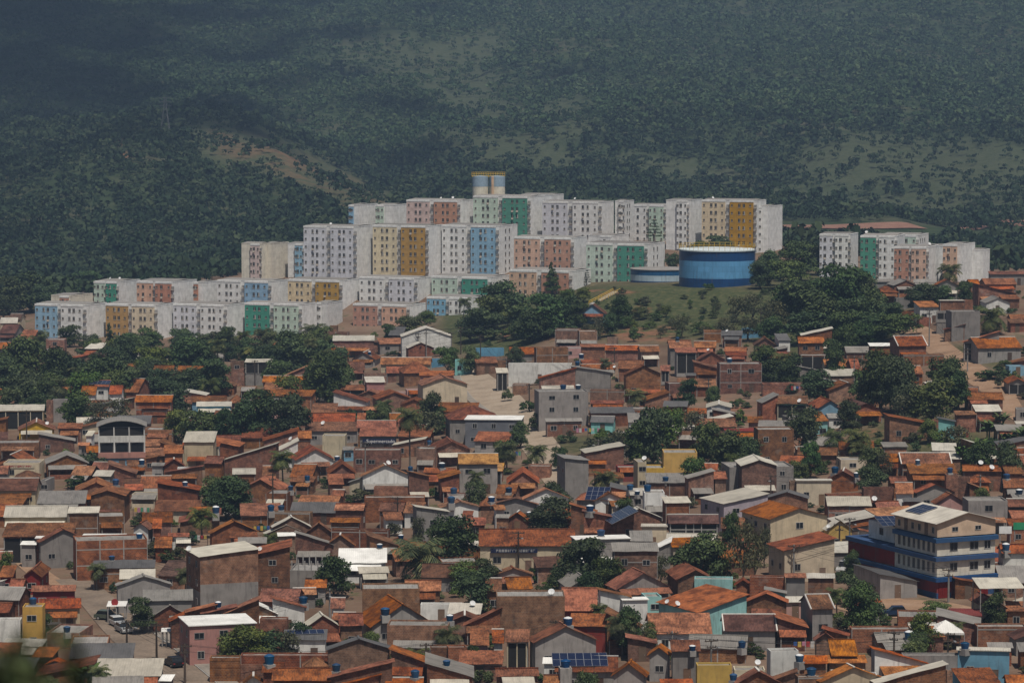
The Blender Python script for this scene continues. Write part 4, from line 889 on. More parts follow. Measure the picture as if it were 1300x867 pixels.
hs('C3', [
 (780,1002,694,640,'sr','rt','wh',1.4), (545,770,622,548,'f','fc','gy',1.1,dict(yaw=10)), (905,1300,622,512,'f','rt','gy',1.1,dict(yaw=16,lm='rust-and-grey gabled house')), (868,1222,350,288,'s','fc','br',2.6,dict(yaw=2,win=2,lm='grey-roofed brick block',fix=1)), (595,1002,262,196,'flat','whs','gy',1.6,dict(open=1,yaw=10)), (985,1192,275,198,'s','ct','gy',1.5), (805,1052,167,98,'s','dk','ye',1.3,dict(yaw=8)), (905,1232,102,30,'f','zn','br',1.3,dict(yaw=10)), (1090,1277,168,150,'flat','zn','cr',1,dict(open=1)), (-20,272,527,478,'f','rt','gy',1.1), (80,282,627,545,'g','rt','br'), (-10,97,642,552,'g','rt','br'), (1190,1300,340,275,'sl','whs','gy',1.1), (1120,1240,690,690,'flat','ct','aq',1.1,dict(d=4)), (0,175,410,405,'flat','ct','br',1,dict(d=3,win=0)), (660,740,90,90,'flat','ct','br',1,dict(d=4))])
hs('B3', [
 (590,842,672,600,'h','ot','gy',1.1,dict(fix=1,d=8)), (740,962,677,626,'f','rt','wh',1.2,dict(yaw=8)), (515,692,382,362,'sr','ct','gy',2.8,dict(yaw=12,win=0,d=7,lm='tall grey-walled house',fix=1)), (672,957,322,270,'sl','zn','br',1.3,dict(yaw=8)), (240,405,422,422,'flat','ct','br',1,dict(d=4,win=0)), (90,312,545,450,'f','ot','br',1), (-10,152,622,560,'g','rt','br'), (210,542,662,592,'f','ot','wh',1.1,dict(yaw=10)), (0,302,702,660,'f','rt','gy',1.1), (0,302,742,708,'s','rt','br',1), (70,247,832,742,'f','ot','br',1), (-10,97,807,786,'s','fc','br',1), (560,742,762,710,'sr','rt','br',1.1), (655,932,812,762,'sr','rt','br',1.1), (1110,1262,622,622,'flat','ct','wh',1.9,dict(win=2,d=5)), (1000,1115,640,590,'s','zn','gy',1), (1060,1125,392,392,'flat','ct','cr',2,dict(yaw=6,win=1,d=6,cl=12,fix=1)), (840,960,510,470,'s','zn','cr',1), (910,1050,430,400,'flat','ct','rd',1,dict(d=4)), (900,1010,740,700,'s','fc','gy',1), (0,50,445,400,'s','yt','br',1), (860,1000,610,580,'sr','dk','br',1), (920,1050,215,165,'s','zn','gy',1)])
hs('A5', [
 (325,502,132,94,'f','fc','br',1.2,dict(yaw=6)), (200,362,182,138,'h','rt','br',1.1), (340,462,227,227,'flat','ct','gy',1.1,dict(win=0,d=3)), (340,515,330,330,'flat','ct','br',1,dict(win=0,d=3)), (510,666,292,252,'s','ot','wh',1.6,dict(yaw=10,win=2,lm='white bend house',fix=1)), (515,602,375,375,'flat','ct','br',.9,dict(win=0,d=3)), (670,852,247,236,'flat','zn','br',1.7,dict(open=1,d=5)), (852,917,242,242,'flat','ct','br',1.6,dict(d=4)), (755,972,327,327,'flat','ct','gy',2.6,dict(yaw=6,win=0,d=6,fix=1,lm='stained concrete house')), (645,755,330,330,'flat','ct','gy',2,dict(porch=2,d=4)), (630,806,132,90,'f','fc','gy',1.1), (755,852,122,84,'g','ot','br',1.1), (890,977,124,90,'g','ot','br'), (1000,1250,122,80,'g','ot','br',1.2), (955,1242,192,124,'sr','ot','br',1.3), (1015,1192,262,226,'f','fc','wh',1.1), (1130,1272,232,205,'s','zn','br',1), (1195,1320,384,350,'g','rt','br'), (1190,1310,412,385,'s','rt','br',.9), (850,1110,557,478,'sl','ot','gy',1.1,dict(porch=1)), (1040,1240,520,478,'g','rt','br',1.1), (940,1292,597,520,'g','ot','gy',1.2,dict(yaw=10,win=2,lm='orange-roofed roadside house',fix=1)), (705,852,462,424,'sl','rt','br',1), (120,345,582,510,'g','rt','br',1,dict(win=0)), (350,578,582,510,'g','rt','br',1.6,dict(cap=1,win=0)), (395,702,652,652,'flat','ct','br',1,dict(d=3,win=0)), (-10,97,422,422,'flat','ct','br',1.6,dict(win=0,d=4)), (0,77,752,682,'g','rt','br'), (1040,1400,47,28,'s','zn','gy',1.2), (180,330,105,85,'s','fc','gy',1.1), (470,640,110,88,'s','fc','br',1), (440,550,790,735,'g','ot','br',1), (140,330,585,565,'s','whs','br',1)])
hs('B5', [
 (870,1152,217,168,'g','rt','br'), (885,1182,307,260,'s','zn','br',1), (785,947,332,306,'s','fc','br',1), (885,997,377,350,'s','zn','br',.9), (-10,237,297,248,'f','bt','br',1.2,dict(yaw=10)), (290,582,400,345,'sr','rt','br',1.4,dict(win=2,yaw=3,lm='brick house with slanting roof',fix=1)), (655,777,382,360,'sr','dk','aq',1.3,dict(win=1,lm='little turquoise house')), (580,657,372,350,'flat','ct','br',1.2,dict(d=4)), (240,432,572,540,'s','fc','br',1), (610,797,602,546,'s','zn','br',1.2), (705,832,662,612,'s','zn','gy',1), (895,1092,592,535,'sr','zn','br',1.3), (1090,1300,452,408,'s','fc','br',1.1), (1185,1320,97,64,'f','zn','gy',1,dict(porch=1)), (375,762,697,618,'g','rt','br',1.4,dict(cap=1,yaw=0,d=7,cl=10,lm='white-edged rust roof',fix=1)), (440,802,772,700,'s','rt','br',1.1,dict(yaw=0,cl=10)), (185,372,682,626,'g','ot','br',1.1), (1235,1320,400,385,'s','zn','br',1), (-10,100,215,215,'flat','ct','gy',1,dict(d=3,win=0)), (810,960,130,130,'flat','ct','br',1,dict(d=4,win=0)), (1240,1320,290,260,'flat','ct','gy',1,dict(d=4))])
hs('C5', [
 (890,1162,192,160,'g','ot','br'), (1150,1320,210,165,'g','rt','br'), (925,1082,267,220,'h','ot','br'), (0,202,182,104,'g','rt','br',1.1), (10,202,252,196,'f','rt','br'), (240,452,302,240,'g','rt','br',1.1), (440,582,342,272,'g','ot','wh',1.1), (590,832,332,284,'f','ot','gy',1.1,dict(yaw=12)), (415,537,272,235,'g','rt','br'), (240,442,308,308,'flat','ct','br',1.5,dict(win=1,d=5)), (720,907,402,346,'f','zn','pk',1.1,dict(yaw=10)), (930,1192,392,392,'flat','ct','gy',2.1,dict(win=1,yaw=2,d=6,lm='plain grey concrete box')), (1190,1330,427,380,'g','rt','br',1.3), (785,862,222,222,'flat','ct','gy',2,dict(d=3,win=0)), (862,942,240,240,'flat','ct','br',1.6,dict(d=6,win=0)), (945,1162,360,300,'g','rt','br',1.1), (1160,1320,302,246,'g','rt','br',1.1), (1205,1320,247,212,'s','fc','br',1), (330,502,452,396,'g','rt','br'), (600,752,422,384,'g','rt','br'), (0,297,424,365,'s','zn','br',1.4,dict(yaw=-2,win=2,lm='pale-roofed brick hall',fix=1)), (0,165,580,502,'f','zn','ye',1.3,dict(yaw=10,win=2,lm='yellow arched chapel',look='pale yellow chapel with cream gabled roof',name='chapel',cat='chapel')), (0,240,350,325,'flat','ct','br',1,dict(d=4,win=0)), (500,620,395,375,'s','dk','gy',1), (940,1060,330,280,'sr','rt','br',1), (290,480,490,470,'flat','ct','br',1,dict(d=3,win=0))])
hs('D5', [
 (345,600,512,455,'sr','dk','gy',1.05,dict(yaw=16,d=11,win=1,fix=1,hh=2.6)), (1145,1320,318,265,'g','ot','wh',1.9,dict(win=1,yaw=0)), (1200,1320,140,95,'s','rt','br',1.3), (820,1012,735,690,'flat','rds','br',1,dict(d=6,open=1)), (430,620,790,692,'h','bt','rd',1), (1075,1180,680,630,'f','rt','cr',1.2,dict(yaw=10,win=1)), (1180,1320,700,640,'s','rt','br',1.1)])
hs('E5', [
 (320,582,278,222,'g','fc','gy'), (205,462,384,302,'g','zn','br'), (310,662,428,325,'sr','ot','wh',1.1), (320,792,548,436,'sl','zn','br',1.2,dict(yaw=10,d=10,win=0)), (865,1202,342,292,'flat','zn','bl',1.2,dict(open=1,yaw=-8)), (890,1162,570,456,'s','fc','bl',1), (-40,382,532,448,'f','ot','cr',1.1,dict(yaw=14)), (990,1320,182,182,'flat','ct','gy',1.1,dict(d=3,win=0,yaw=0)), (730,1000,170,112,'sr','fc','br',1), (500,900,372,372,'flat','ct','gy',1,dict(d=3,win=0,yaw=0)), (1180,1320,560,500,'g','ot','br',1), (0,230,370,268,'g','ot','br',1.1,dict(cl=11,yaw=1)), (0,268,418,374,'s','ot','br',1,dict(cl=11,yaw=1)), (150,330,500,480,'flat','ct','wh',1,dict(d=4)), (1060,1230,320,290,'s','fc','br',1), (790,890,470,470,'flat','ct','br',1,dict(d=4)), (-20,130,240,200,'sr','rt','br',1), (160,560,200,200,'flat','ct','br',.8,dict(d=3,win=0,yaw=0)), (1200,1320,440,400,'s','ct','gy',1)])
hs('P', [
 (736,768,398,386,'f','rt','bl',1.1,dict(yaw=-8,win=2,d=5,lm='blue hill house',look='small pale blue hill house with rust tile front-gabled roof'))])
rc_ = random.Random(11)
for q in SPEC:
    if q.get('lm') or q.get('fix'): continue
    if q['wall'] == 'gy' and rc_.random() < .42: q['wall'] = rc_.choice(['br', 'br', 'brtan', 'br', 'wh'])
    if q['roof'] in ('zn', 'fc') and rc_.random() < .28: q['roof'] = 'rt'
print('houses specified', len(SPEC))
left = solve(); print('overlaps left', left)
GH = []
for q in SPEC:
    if q.get('porch') or q['w'] < 3.5 or q.get('fix') or q['t'] == 'flat' and q['d'] < 4 or q['h'] < 2.2 or random.random() > .68: continue
    for lw, lo in ((q['w']*random.uniform(.75, .98), 0), (q['w']*.5, q['w']*random.choice([-.22, .22]))):
        ld = random.uniform(1.8, 2.9); a = R(q['yaw']); c, s_ = math.cos(a), math.sin(a); X, Y = q['x']+c*lo, q['y']+s_*lo
        g = dict(w=lw, d=ld, yaw=q['yaw'], x=X, y=Y, ax=(c, s_), ay=(-s_, c), cx=X+s_*(ld/2+.15), cy=Y-c*(ld/2+.15), ghost=1)
        if any(b is not q and abs(b['cx']-X)+abs(b['cy']-Y) < 30 and overlap(g, b, .15) for b in SPEC+GH): continue
        if any(on_road(g['cx']+k*lw/2*c, g['cy']+k*lw/2*s_, 1.2) for k in (-1, 0, 1)): continue
        q['lean'] = (lw, lo, ld); q['leanroof'] = random.choices([q['roof'] if q['roof'] != 'ct' else 'fc', 'rt', 'ot', 'fc', 'zn'], [.4, .2, .12, .18, .1])[0]; GH.append(g); break
print('porches', len(GH))
for q in sorted(SPEC, key=lambda q: q['y']): build_house(q)
SPEC += GH
# lots between them are filled up with sheds, back roofs and walls wherever open ground still shows
def vg(px, py): return max(float(grassy(np.array([px]), np.array([py]))[0]), float(redearth(np.array([px]), np.array([py]))[0]))
def fill_lots(passes=3):
    tot = 0
    for ps in range(passes):
        new = 0; G = open_ground(447, 876, 7.0, 6.0, 1000); m1 = np.maximum(grassy(G[:, 0], G[:, 1]), redearth(G[:, 0], G[:, 1])) < .35
        cand = G[m1][:, :4]
        for px, py, x, y in cand:
            if on_road(x, y, 2.2) or inside(x, y, .3): continue
            near = [b for b in SPEC if abs(b['cx']-x)+abs(b['cy']-y) < 40]
            for w, d in ((random.uniform(6, 9), random.uniform(5, 8)), (random.uniform(4.5, 6), random.uniform(4, 6)), (random.uniform(3, 4), random.uniform(2.6, 4)), (2.2, 2.2)):
                yaw = R(random.uniform(-10, 10)); c, s_ = math.cos(yaw), math.sin(yaw); dd = random.uniform(.15, .5)*d; X, Y = x+s_*dd, y-c*dd
                q = dict(w=w, d=d, yaw=math.degrees(yaw), x=X, y=Y, ax=(c, s_), ay=(-s_, c), cx=X-s_*d/2, cy=Y+c*d/2)
                if any(overlap(q, b, .3) for b in near): continue
                cr = [(q['cx']+a*w/2*c-b*d/2*s_, q['cy']+a*w/2*s_+b*d/2*c) for a in (-1, 0, 1) for b in (-1, 0, 1)]
                if any(on_road(*p, 1.5) for p in cr): continue
                t = random.choices(['s', 'g', 'f', 'sl', 'sr', 'flat'], [.3, .28, .12, .1, .1, .1])[0]; h = random.uniform(2.2, 2.75)
                wall = random.choices(['br', 'brtan', 'gy', 'wh', 'cr', 'pk', 'bl', 'aq'], [.52, .06, .2, .08, .06, .03, .02, .03])[0]; roof = 'ct' if t == 'flat' else random.choices(['rt', 'ot', 'fc', 'dk', 'zn', 'bt'], [.42, .18, .16, .07, .12, .05])[0]
                r_ = d/2; rise = {'s': d*.19, 'g': r_*.38, 'f': w*.2, 'sl': w*.2, 'sr': w*.2, 'flat': 0}[t]
                z = Hs(X, Y); pxx, pyy = proj(X, Y, z+h); q.update(z=z, h=h, h0=h, t=t, wall=wall, roof=roof, f=1, r=r_, rise=rise, x0=pxx-w*FPX/Y/2, x1=pxx+w*FPX/Y/2, ye=pyy, yr=pyy)
                if d <= 3 and t == 'flat': q['win'] = 0
                SPEC.append(q); build_house(q); new += 1; break
            if tot + new >= 210: break
        tot += new
        if tot >= 210 or new < 4: break
    print('filled lots', tot)
fill_lots()
# ------------------------------------------------------------------ apartment estate on the slope
APC = dict(white=(.80,.795,.78), lav=(.70,.70,.745), cream=(.74,.62,.43), ochre=(.50,.29,.07), blue=(.27,.48,.66), green=(.085,.31,.225), mint=(.56,.68,.58), salmon=(.54,.28,.19), peach=(.68,.46,.34), pink=(.68,.54,.50), grey=(.68,.67,.66), sand=(.76,.70,.58))
APN = dict(white='white', lav='lilac-grey', cream='cream', ochre='ochre', blue='sky blue', green='green', mint='pale mint', salmon='salmon', peach='peach', pink='pale pink', grey='light grey', sand='sand')
for k, c in APC.items(): wallmat('ap_'+k, c, amt=.26, var=.04, joint=2.75)
plain('ap_ledge', (.55,.49,.42), .8); plain('ap_roof', (.22,.205,.19), .9, var=.2)
def aw(w, h, extra=False):
    mb = MB(); mb.box(-w/2, w/2, -.03, .02, 0, h, 0); mb.box(-w/2-.1, w/2+.1, -.10, .02, -.12, 0, 1); mb.box(-.035, .035, -.05, .02, 0, h, 1)
    if extra: mb.box(-w*.4, w*.4, -.42, -.03, -.62, -.14, 1)
    return mb.mesh('window', [MAT['glassdark'], MAT['ap_ledge']])
plain('curtain', (.34,.33,.31), .8); plain('blind', (.10,.10,.11), .6)
def aw2(w, h, mt):
    mb = MB(); mb.box(-w/2, 0, -.03, .02, 0, h, 0); mb.box(.035, w/2, -.04, .02, 0, h, 2); mb.box(-w/2-.1, w/2+.1, -.10, .02, -.12, 0, 1); mb.box(0, .035, -.05, .02, 0, h, 1)
    return mb.mesh('window', [MAT['glassdark'], MAT['ap_ledge'], MAT[mt]])
AWS, AWL, AWX = aw(.65, .75), aw(.88, 1.25), aw(.88, 1.25, True); AWV = [AWX, aw2(.88, 1.25, 'curtain'), aw2(.88, 1.25, 'curtain'), aw2(.88, 1.25, 'blind'), aw2(.88, 1.25, 'blind')]
led = MB(); led.box(-.55, .55, -.45, .3, 0, .16, 0); led.box(-.5, .5, -.05, .3, .2, 1.25, 1); LEDGE = led.mesh('ledge', [MAT['ap_ledge'], MAT['frame']])
APT = []
def apt(x0, x1, x2, ry, D, fl, ca, cb, body='white', yaw=-24, side=0, one=False):
    s = dens(D); a = R(abs(yaw)); w = (x1-x0)/s/math.cos(a); d = max(8, min(16, (x2-x1)/s/math.sin(a))) if x2 > x1 else 12
    px = (x0+x1)/2; dr = raydir(px, ry); x, y = dr[0]*D, D; zt = HC + dr[2]*D; zb = Hs(x, y+d*.4) - .5
    h = max(fl*2.75+.9, zt-zb); zb = zt-h
    e = empty('apartment_block', (x, y, zb), R(yaw))
    mb = MB(); mb.box(-w/2, w/2, 0, d, -6, h-.25); mb.box(-w/2-.06, w/2+.06, -.06, d+.06, h-.25, h); mb.build('wall', MAT['ap_'+body], e)
    rf = MB(); rf.slab((-w/2+.3, .4, h+.03), (w/2-.3, .4, h+.03), (w/2-.3, d/2, h+.35), (-w/2+.3, d/2, h+.35), .08, .02, 3); rf.slab((w/2-.3, d-.4, h+.03), (-w/2+.3, d-.4, h+.03), (-w/2+.3, d/2, h+.35), (w/2-.3, d/2, h+.35), .08, .02, 3); rf.build('roof', MAT['ap_roof'], e)
    bw = w*(.80 if one else .42); F = 1.0
    for ci, (c, b0) in enumerate(((ca, -w/2), (cb, -w/2+w*.515))):
        if c is None: continue
        bb = MB(); bb.box(b0, b0+bw, -F, -.002, -6, h-.75); o = bb.build('facade_bay', MAT['ap_'+c], e)
        tb = MB(); tb.box(b0-.08, b0+bw+.08, -F-.08, -.063, h-.75, h-.05); tb.build('cornice', MAT['ap_white'], e)
        for k in range(fl):
            z = h-.9-2.75*(k+1)+1.05
            for q, (u, m) in enumerate(((.10, AWS), (.42, AWL), (.62, AWL), (.90, AWS))):
                if q in (1, 2) and random.random() < .6: m = random.choice(AWV)
                if q == 2 and bw < 6.2: continue
                link('window', m, e, (b0+bw*u, -F-.002, z+(.25 if m is AWS else 0)))
    for u in (.468, .972):
        if (u < .5 and (ca is None or cb is None)) or (u > .5 and cb is None): continue
        for k in range(fl): link('ledge', LEDGE, e, (-w/2+w*u, -.31, h-.9-2.75*(k+1)+.75))
    if side:                                            # windows on the visible flank
        sg = 1 if yaw < 0 else -1
        for k in range(fl):
            z = h-.9-2.75*(k+1)+1.05
            for u in ((.34, .55) if side == 1 else (.2, .4, .6)): link('window', AWL, e, (sg*(w/2+.003), d*u, z), sg*math.pi/2)
    cs = (APN[ca] if ca else None, APN[cb] if cb else None)
    nm = ('plain ' + APN[body]) if not any(cs) else cs[0] if cs[0] == cs[1] or not cs[1] else cs[1] if not cs[0] else f'{cs[0]} and {cs[1]}'
    reg(e, f'{nm} apartment block', 'apartment block', 'apartment blocks of the hillside estate', px, ry)
    APT.append(e); return e
# bottom row
apt(44,112,132,386,1056,4,'blue','white'); apt(134,202,219,386,1056,4,'ochre','cream'); apt(220,290,310,386,1056,4,'lav','white'); apt(311,385,401,385,1056,4,'green','mint'); apt(402,416,433,384,1063,4,'white',None,'grey',side=0)
apt(449,521,540,386,1062,4,'salmon','peach'); apt(543,598,620,377,1066,4,'blue','white')
# second row
apt(120,151,173,357,1098,4,'mint','green'); apt(174,222,246,357,1098,4,'peach','salmon'); apt(247,258,276,358,1100,4,'salmon',None); apt(276,346,365,356,1096,4,'white','blue'); apt(366,436,456,355,1092,6,'cream','ochre'); apt(457,531,548,352,1092,5,'white','lav'); apt(549,624,655,351,1092,5,'mint','green')
apt(64,90,112,375,1110,4,None,'salmon','sand'); apt(648,727,768,343,1076,5,'peach','salmon')
# third row
apt(306,332,344,309,1150,5,None,'pink','sand'); apt(332,345,364,309,1152,5,'blue',None,'sand'); apt(365,386,400,309,1156,5,None,'blue'); apt(386,454,473,287,1122,6,'lav','lav'); apt(474,545,562,286,1122,6,'cream','ochre'); apt(562,634,657,286,1122,6,'white','blue',side=1)
apt(654,729,746,301,1098,6,'peach','salmon'); apt(746,822,865,309,1086,5,'mint','green',side=1); apt(747,778,800,299,1126,4,None,'white')
# top row
apt(444,456,480,260,1194,5,'blue',None); apt(478,500,517,260,1200,4,'mint',None); apt(517,585,602,254,1190,5,'pink','salmon'); apt(602,674,692,249,1186,5,'mint','green'); apt(662,702,716,247,1206,4,None,None); apt(690,764,780,256,1178,6,'lav','white'); apt(781,792,806,255,1182,6,None,'white',side=1); apt(804,845,856,260,1200,6,'white','mint')
apt(846,874,894,254,1164,7,None,'white'); apt(893,960,974,254,1160,8,'cream','ochre'); apt(961,975,1001,262,1158,8,'white',None)
# eastern group
apt(1042,1079,1094,297,1072,6,'lav','white',yaw=-18); apt(1094,1138,1154,299,1064,6,'green','white',yaw=-18); apt(1137,1178,1198,313,1046,5,'salmon','peach',yaw=-20,body='white'); apt(1120,1165,1198,298,1084,6,None,'mint',yaw=-20,side=2); apt(1199,1219,1245,310,1052,5,'peach',None,yaw=-26,one=True); apt(1178,1204,1216,312,1062,5,None,None,yaw=-20); apt(1232,1248,1260,317,1062,5,None,None,yaw=-24)
# ------------------------------------------------------------------ reservoirs
def railing(mb, r, z, hgt, n, m=0):
    for i in range(n):
        a = 2*math.pi*i/n; mb.tube((r*math.cos(a), r*math.sin(a), z), (r*math.cos(a), r*math.sin(a), z+hgt), .07, n=4, m=m)
    for q in (.5, 1):
        for i in range(n):
            a, b = 2*math.pi*i/n, 2*math.pi*(i+1)/n; mb.tube((r*math.cos(a), r*math.sin(a), z+hgt*q), (r*math.cos(b), r*math.sin(b), z+hgt*q), .06, n=4, m=m, cap=False)
def panelled(name, c):
    m, nt, b = _nt(name); b.inputs['Roughness'].default_value = .45
    v = coords(nt, 'UV', rnd=False); bt = N(nt, 'ShaderNodeTexBrick'); bt.inputs['Brick Width'].default_value = 4; bt.inputs['Row Height'].default_value = 1.7; bt.inputs['Mortar Size'].default_value = .03; bt.inputs['Scale'].default_value = 1
    for k, f in (('Color1', 1), ('Color2', .82), ('Mortar', .6)): bt.inputs[k].default_value = (*[x*f for x in c], 1)
    nt.links.new(v, bt.inputs['Vector']); st = noise_n(nt, coords(nt, 'UV', 1.2, .15, 1, rnd=False), 1, 5)
    col = mix(nt, bt.outputs['Color'], tuple(x*.55 for x in c), ramp(nt, st, [(.5, (0,0,0)), (.68, (.65,)*3)])); rs = noise_n(nt, coords(nt, 'UV', .9, .10, 1, rnd=False), 1.3, 6, .7); col = mix(nt, col, (.16,.085,.05), ramp(nt, rs, [(.60, (0,0,0)), (.74, (.6,)*3)])); nt.links.new(col, b.inputs['Base Color'])
panelled('rsv_dark', (.007,.055,.18)); panelled('rsv_light', (.125,.35,.62)); plain('tower_blue', (.27,.36,.44), .7); panelled('rsv_white', (.44,.56,.64)); panelled('rsv_teal', (.012,.10,.24))
Y = 962; s = dens(Y); cx = (913.5-650)/FPX*Y; zb = HC + raydir(913, 367)[2]*Y; r = 48.5/s; ztop = HC + raydir(913, 320)[2]*(Y) ; hh = ztop-zb
e = empty('water_reservoir', (cx, Y+r, zb))
for nm, m, a, b in (('lower_band', 'rsv_dark', -4, hh*.27), ('middle_band', 'rsv_light', hh*.27, hh*.74), ('upper_band', 'rsv_dark', hh*.74, hh)):
    mb = MB(); rr = r; mb.lathe([(rr, a), (rr, b)], 72); mb.build(nm, MAT[m], e, True)
mb = MB(); mb.lathe([(r, hh), (r+.25, hh), (r+.25, hh+.35), (r, hh+.45), (r*.5, hh+.75), (.01, hh+.95)], 72); mb.build('roof', MAT['tankwhite'], e)
mb = MB(); railing(mb, r+.1, hh+.35, 1.5, 44); mb.build('railing', MAT['yellowrail'], e)
mb = MB()
for k in (-.25, .25): mb.tube((r*math.sin(1.33)+.25, -r*math.cos(1.33)+k-.2, -1), (r*math.sin(1.33)+.25, -r*math.cos(1.33)+k-.2, hh+1), .07, n=5)
for k in range(30): mb.tube((r*math.sin(1.33)+.25, -r*math.cos(1.33)-.45, k*.42), (r*math.sin(1.33)+.25, -r*math.cos(1.33)+.05, k*.42), .04, n=4)
mb.build('ladder', MAT['tankdark'], e)
reg(e, None, 'reservoir', None, 913, 345, 'big round reservoir tank in dark and light blue bands on the grassy hilltop'); LMK.append(('big blue reservoir', 913, 345))
Y2 = 996; s2 = dens(Y2); r2 = 40/s2; zb2 = HC + raydir(840, 366)[2]*Y2; h2 = 20/s2
e = empty('low_reservoir', ((842-650)/FPX*Y2, Y2+r2, zb2))
for nm, m, a, b in (('lower_band', 'rsv_dark', -4, h2*.42), ('middle_band', 'rsv_white', h2*.42, h2*.80), ('upper_band', 'rsv_teal', h2*.78, h2*1.12)):
    mb = MB(); mb.lathe([(r2, a), (r2, b)], 60); mb.build(nm, MAT[m], e, True)
mb = MB(); mb.lathe([(r2, h2*1.12), (r2+.2, h2*1.12), (r2+.2, h2*1.12+.2), (.01, h2*1.12+.35)], 60); mb.build('roof', MAT['ct'], e)
reg(e, None, 'reservoir', None, 835, 355, 'lower round tank with a white middle band left of the big blue reservoir')
e = empty('twin_water_tower', ((620-650)/FPX*1214, 1214, HC + raydir(620, 262)[2]*1214))
st = dens(1214); hz = (262-224)/st
for xc, nm in ((-10.2/st, 'cylinder'), (11.2/st, 'cylinder')):
    mb = MB(); mb.lathe([(10/st, -6), (10/st, hz*.66)], 28, c=(xc, 0)); o = mb.build('cylinder', MAT['ap_sand'], e, True)
    mb = MB(); mb.lathe([(10/st+.03, hz*.66), (10/st+.03, hz), (.01, hz+.3)], 28, c=(xc, 0)); mb.build('blue_tank', MAT['tower_blue'], o, True)
mb = MB(); mb.box(-21/st, 21/st, -.8, .8, hz*.98, hz*1.02)
for k in range(15): xx = -21/st+42/st*k/14; mb.box(xx-.06, xx+.06, -.8, -.7, hz, hz*1.13); mb.box(xx-.06, xx+.06, .7, .8, hz, hz*1.13)
for zz in (1.07, 1.125): mb.box(-21/st, 21/st, -.82, -.68, hz*zz, hz*zz+.14); mb.box(-21/st, 21/st, .68, .82, hz*zz, hz*zz+.14)
mb.build('walkway', MAT['yellowrail'], e)
mb = MB(); mb.box(4/st, 7/st, -10/st-.9, -10/st+1.5, -4, hz); mb.build('stair_shaft', MAT['peach'], e)
reg(e, None, 'water tower', None, 620, 238, 'twin cylindrical water tower with yellow walkway rising behind the top apartment row'); LMK.append(('twin water tower', 620, 238))
# ------------------------------------------------------------------ blue-banded three-storey building at the corner
x, y, z = at(1189, 760, 0); sc = 8.05*y/FPX
e = empty('corner_building', (x, y, z), R(25)); e['name_'] = 1; del e['name_']
Wd, L1, L2 = 10.9, 12.5, 27.0
def P_(nm, m, *bx):
    mb = MB()
    for b in bx: mb.box(*b)
    return mb.build(nm, MAT[m], e)
P_('plinth', 'blu', (0, Wd, 0, L2, -3, .9)); P_('ground_storey_wall', 'rd', (.02, Wd-.02, .02, L2-.02, .9, 2.7))
P_('wall', 'whc', (.03, Wd-.03, .03, L1, 3.45, 5.95), (.03, Wd-.03, .03, L1, 6.75, 8.9)); P_('wing_wall', 'rd', (.03, Wd-.03, L1+.002, L2-.02, 3.45, 5.95))
mb = MB(); mb.prism_y([(.02, 9.75), (Wd-.02, 9.75), (Wd-.02, 12.0), (Wd/2, 13.4), (.02, 12.0)], .02, L1); mb.build('top_storey_wall', MAT['peach'], e)
for z0, LL in ((2.7, L2), (5.95, L2), (8.9, L1)): P_('balcony_band', 'blu', (-.5, Wd+.3, -.5, LL, z0, z0+.68))
mb = MB(); sl = 1.4/(Wd/2); mb.slab((-.6, L1+.5, 12.02-.6*sl), (-.6, -.5, 12.02-.6*sl), (Wd/2, -.5, 13.43), (Wd/2, L1+.5, 13.43), .1, .01); mb.slab((Wd+.6, -.5, 12.02-.6*sl), (Wd+.6, L1+.5, 12.02-.6*sl), (Wd/2, L1+.5, 13.43), (Wd/2, -.5, 13.43), .1, .01); mb.build('roof', MAT['zn'], e)
for zf in (4.1, 7.3):
    for xx, ww in ((3.1, 1.3), (6.9, 1.5), (9.4, 1.1)): add_window(e, xx, .028, zf+.2, ww, 1.25)
    for k in range(8): add_window(e, .028, 1.0+k*1.45, zf, .55, 1.5, -math.pi/2)
for xx in (3.3, 7.6): add_window(e, xx, .018, 10.6, 1.0, .6)
for k in range(6): (add_door if k in (1, 4) else add_window)(e, .018, 1.2+k*2, 9.8 if k in (1, 4) else 10.3, *((-math.pi/2, .8, 1.9) if k in (1, 4) else (.6, .9, -math.pi/2)))
for xx in (1.2, 3.6, 6.2, 8.7): P_('roller_door', 'rds', (xx-.9, xx+.9, -.04, .03, .05, 2.5))
reg(e, None, 'building', None, 1215, 705, 'three-storey corner building with blue balcony bands, red ground floor and pale gabled roof'); LMK.append(('blue-banded corner building', 1215, 705))
M4 = e.matrix_basis
c = Matrix.Translation((x, y, z)) @ Matrix.Rotation(R(25), 4, 'Z')
tp = c @ Vector((1.5, 15, 6.75)); t = empty('terrace_house', tp, R(25))
mb = MB(); mb.box(0, 7.5, 0, 8, .05, 2.9); mb.build('wall', MAT['wh'], t)
mb = MB(); mb.slab((-.5, -.5, 2.85), (8, -.5, 2.85), (8, 8.6, 4.6), (-.5, 8.6, 4.6), .12); mb.build('roof', MAT['ot'], t)
add_window(t, -.002, 4, 1.0, 1, 1, -math.pi/2); add_door(t, 2, -.002, .05)
reg(t, None, 'house', None, 1120, 675, 'white house with orange lean-to roof on the terrace of the blue-banded building')
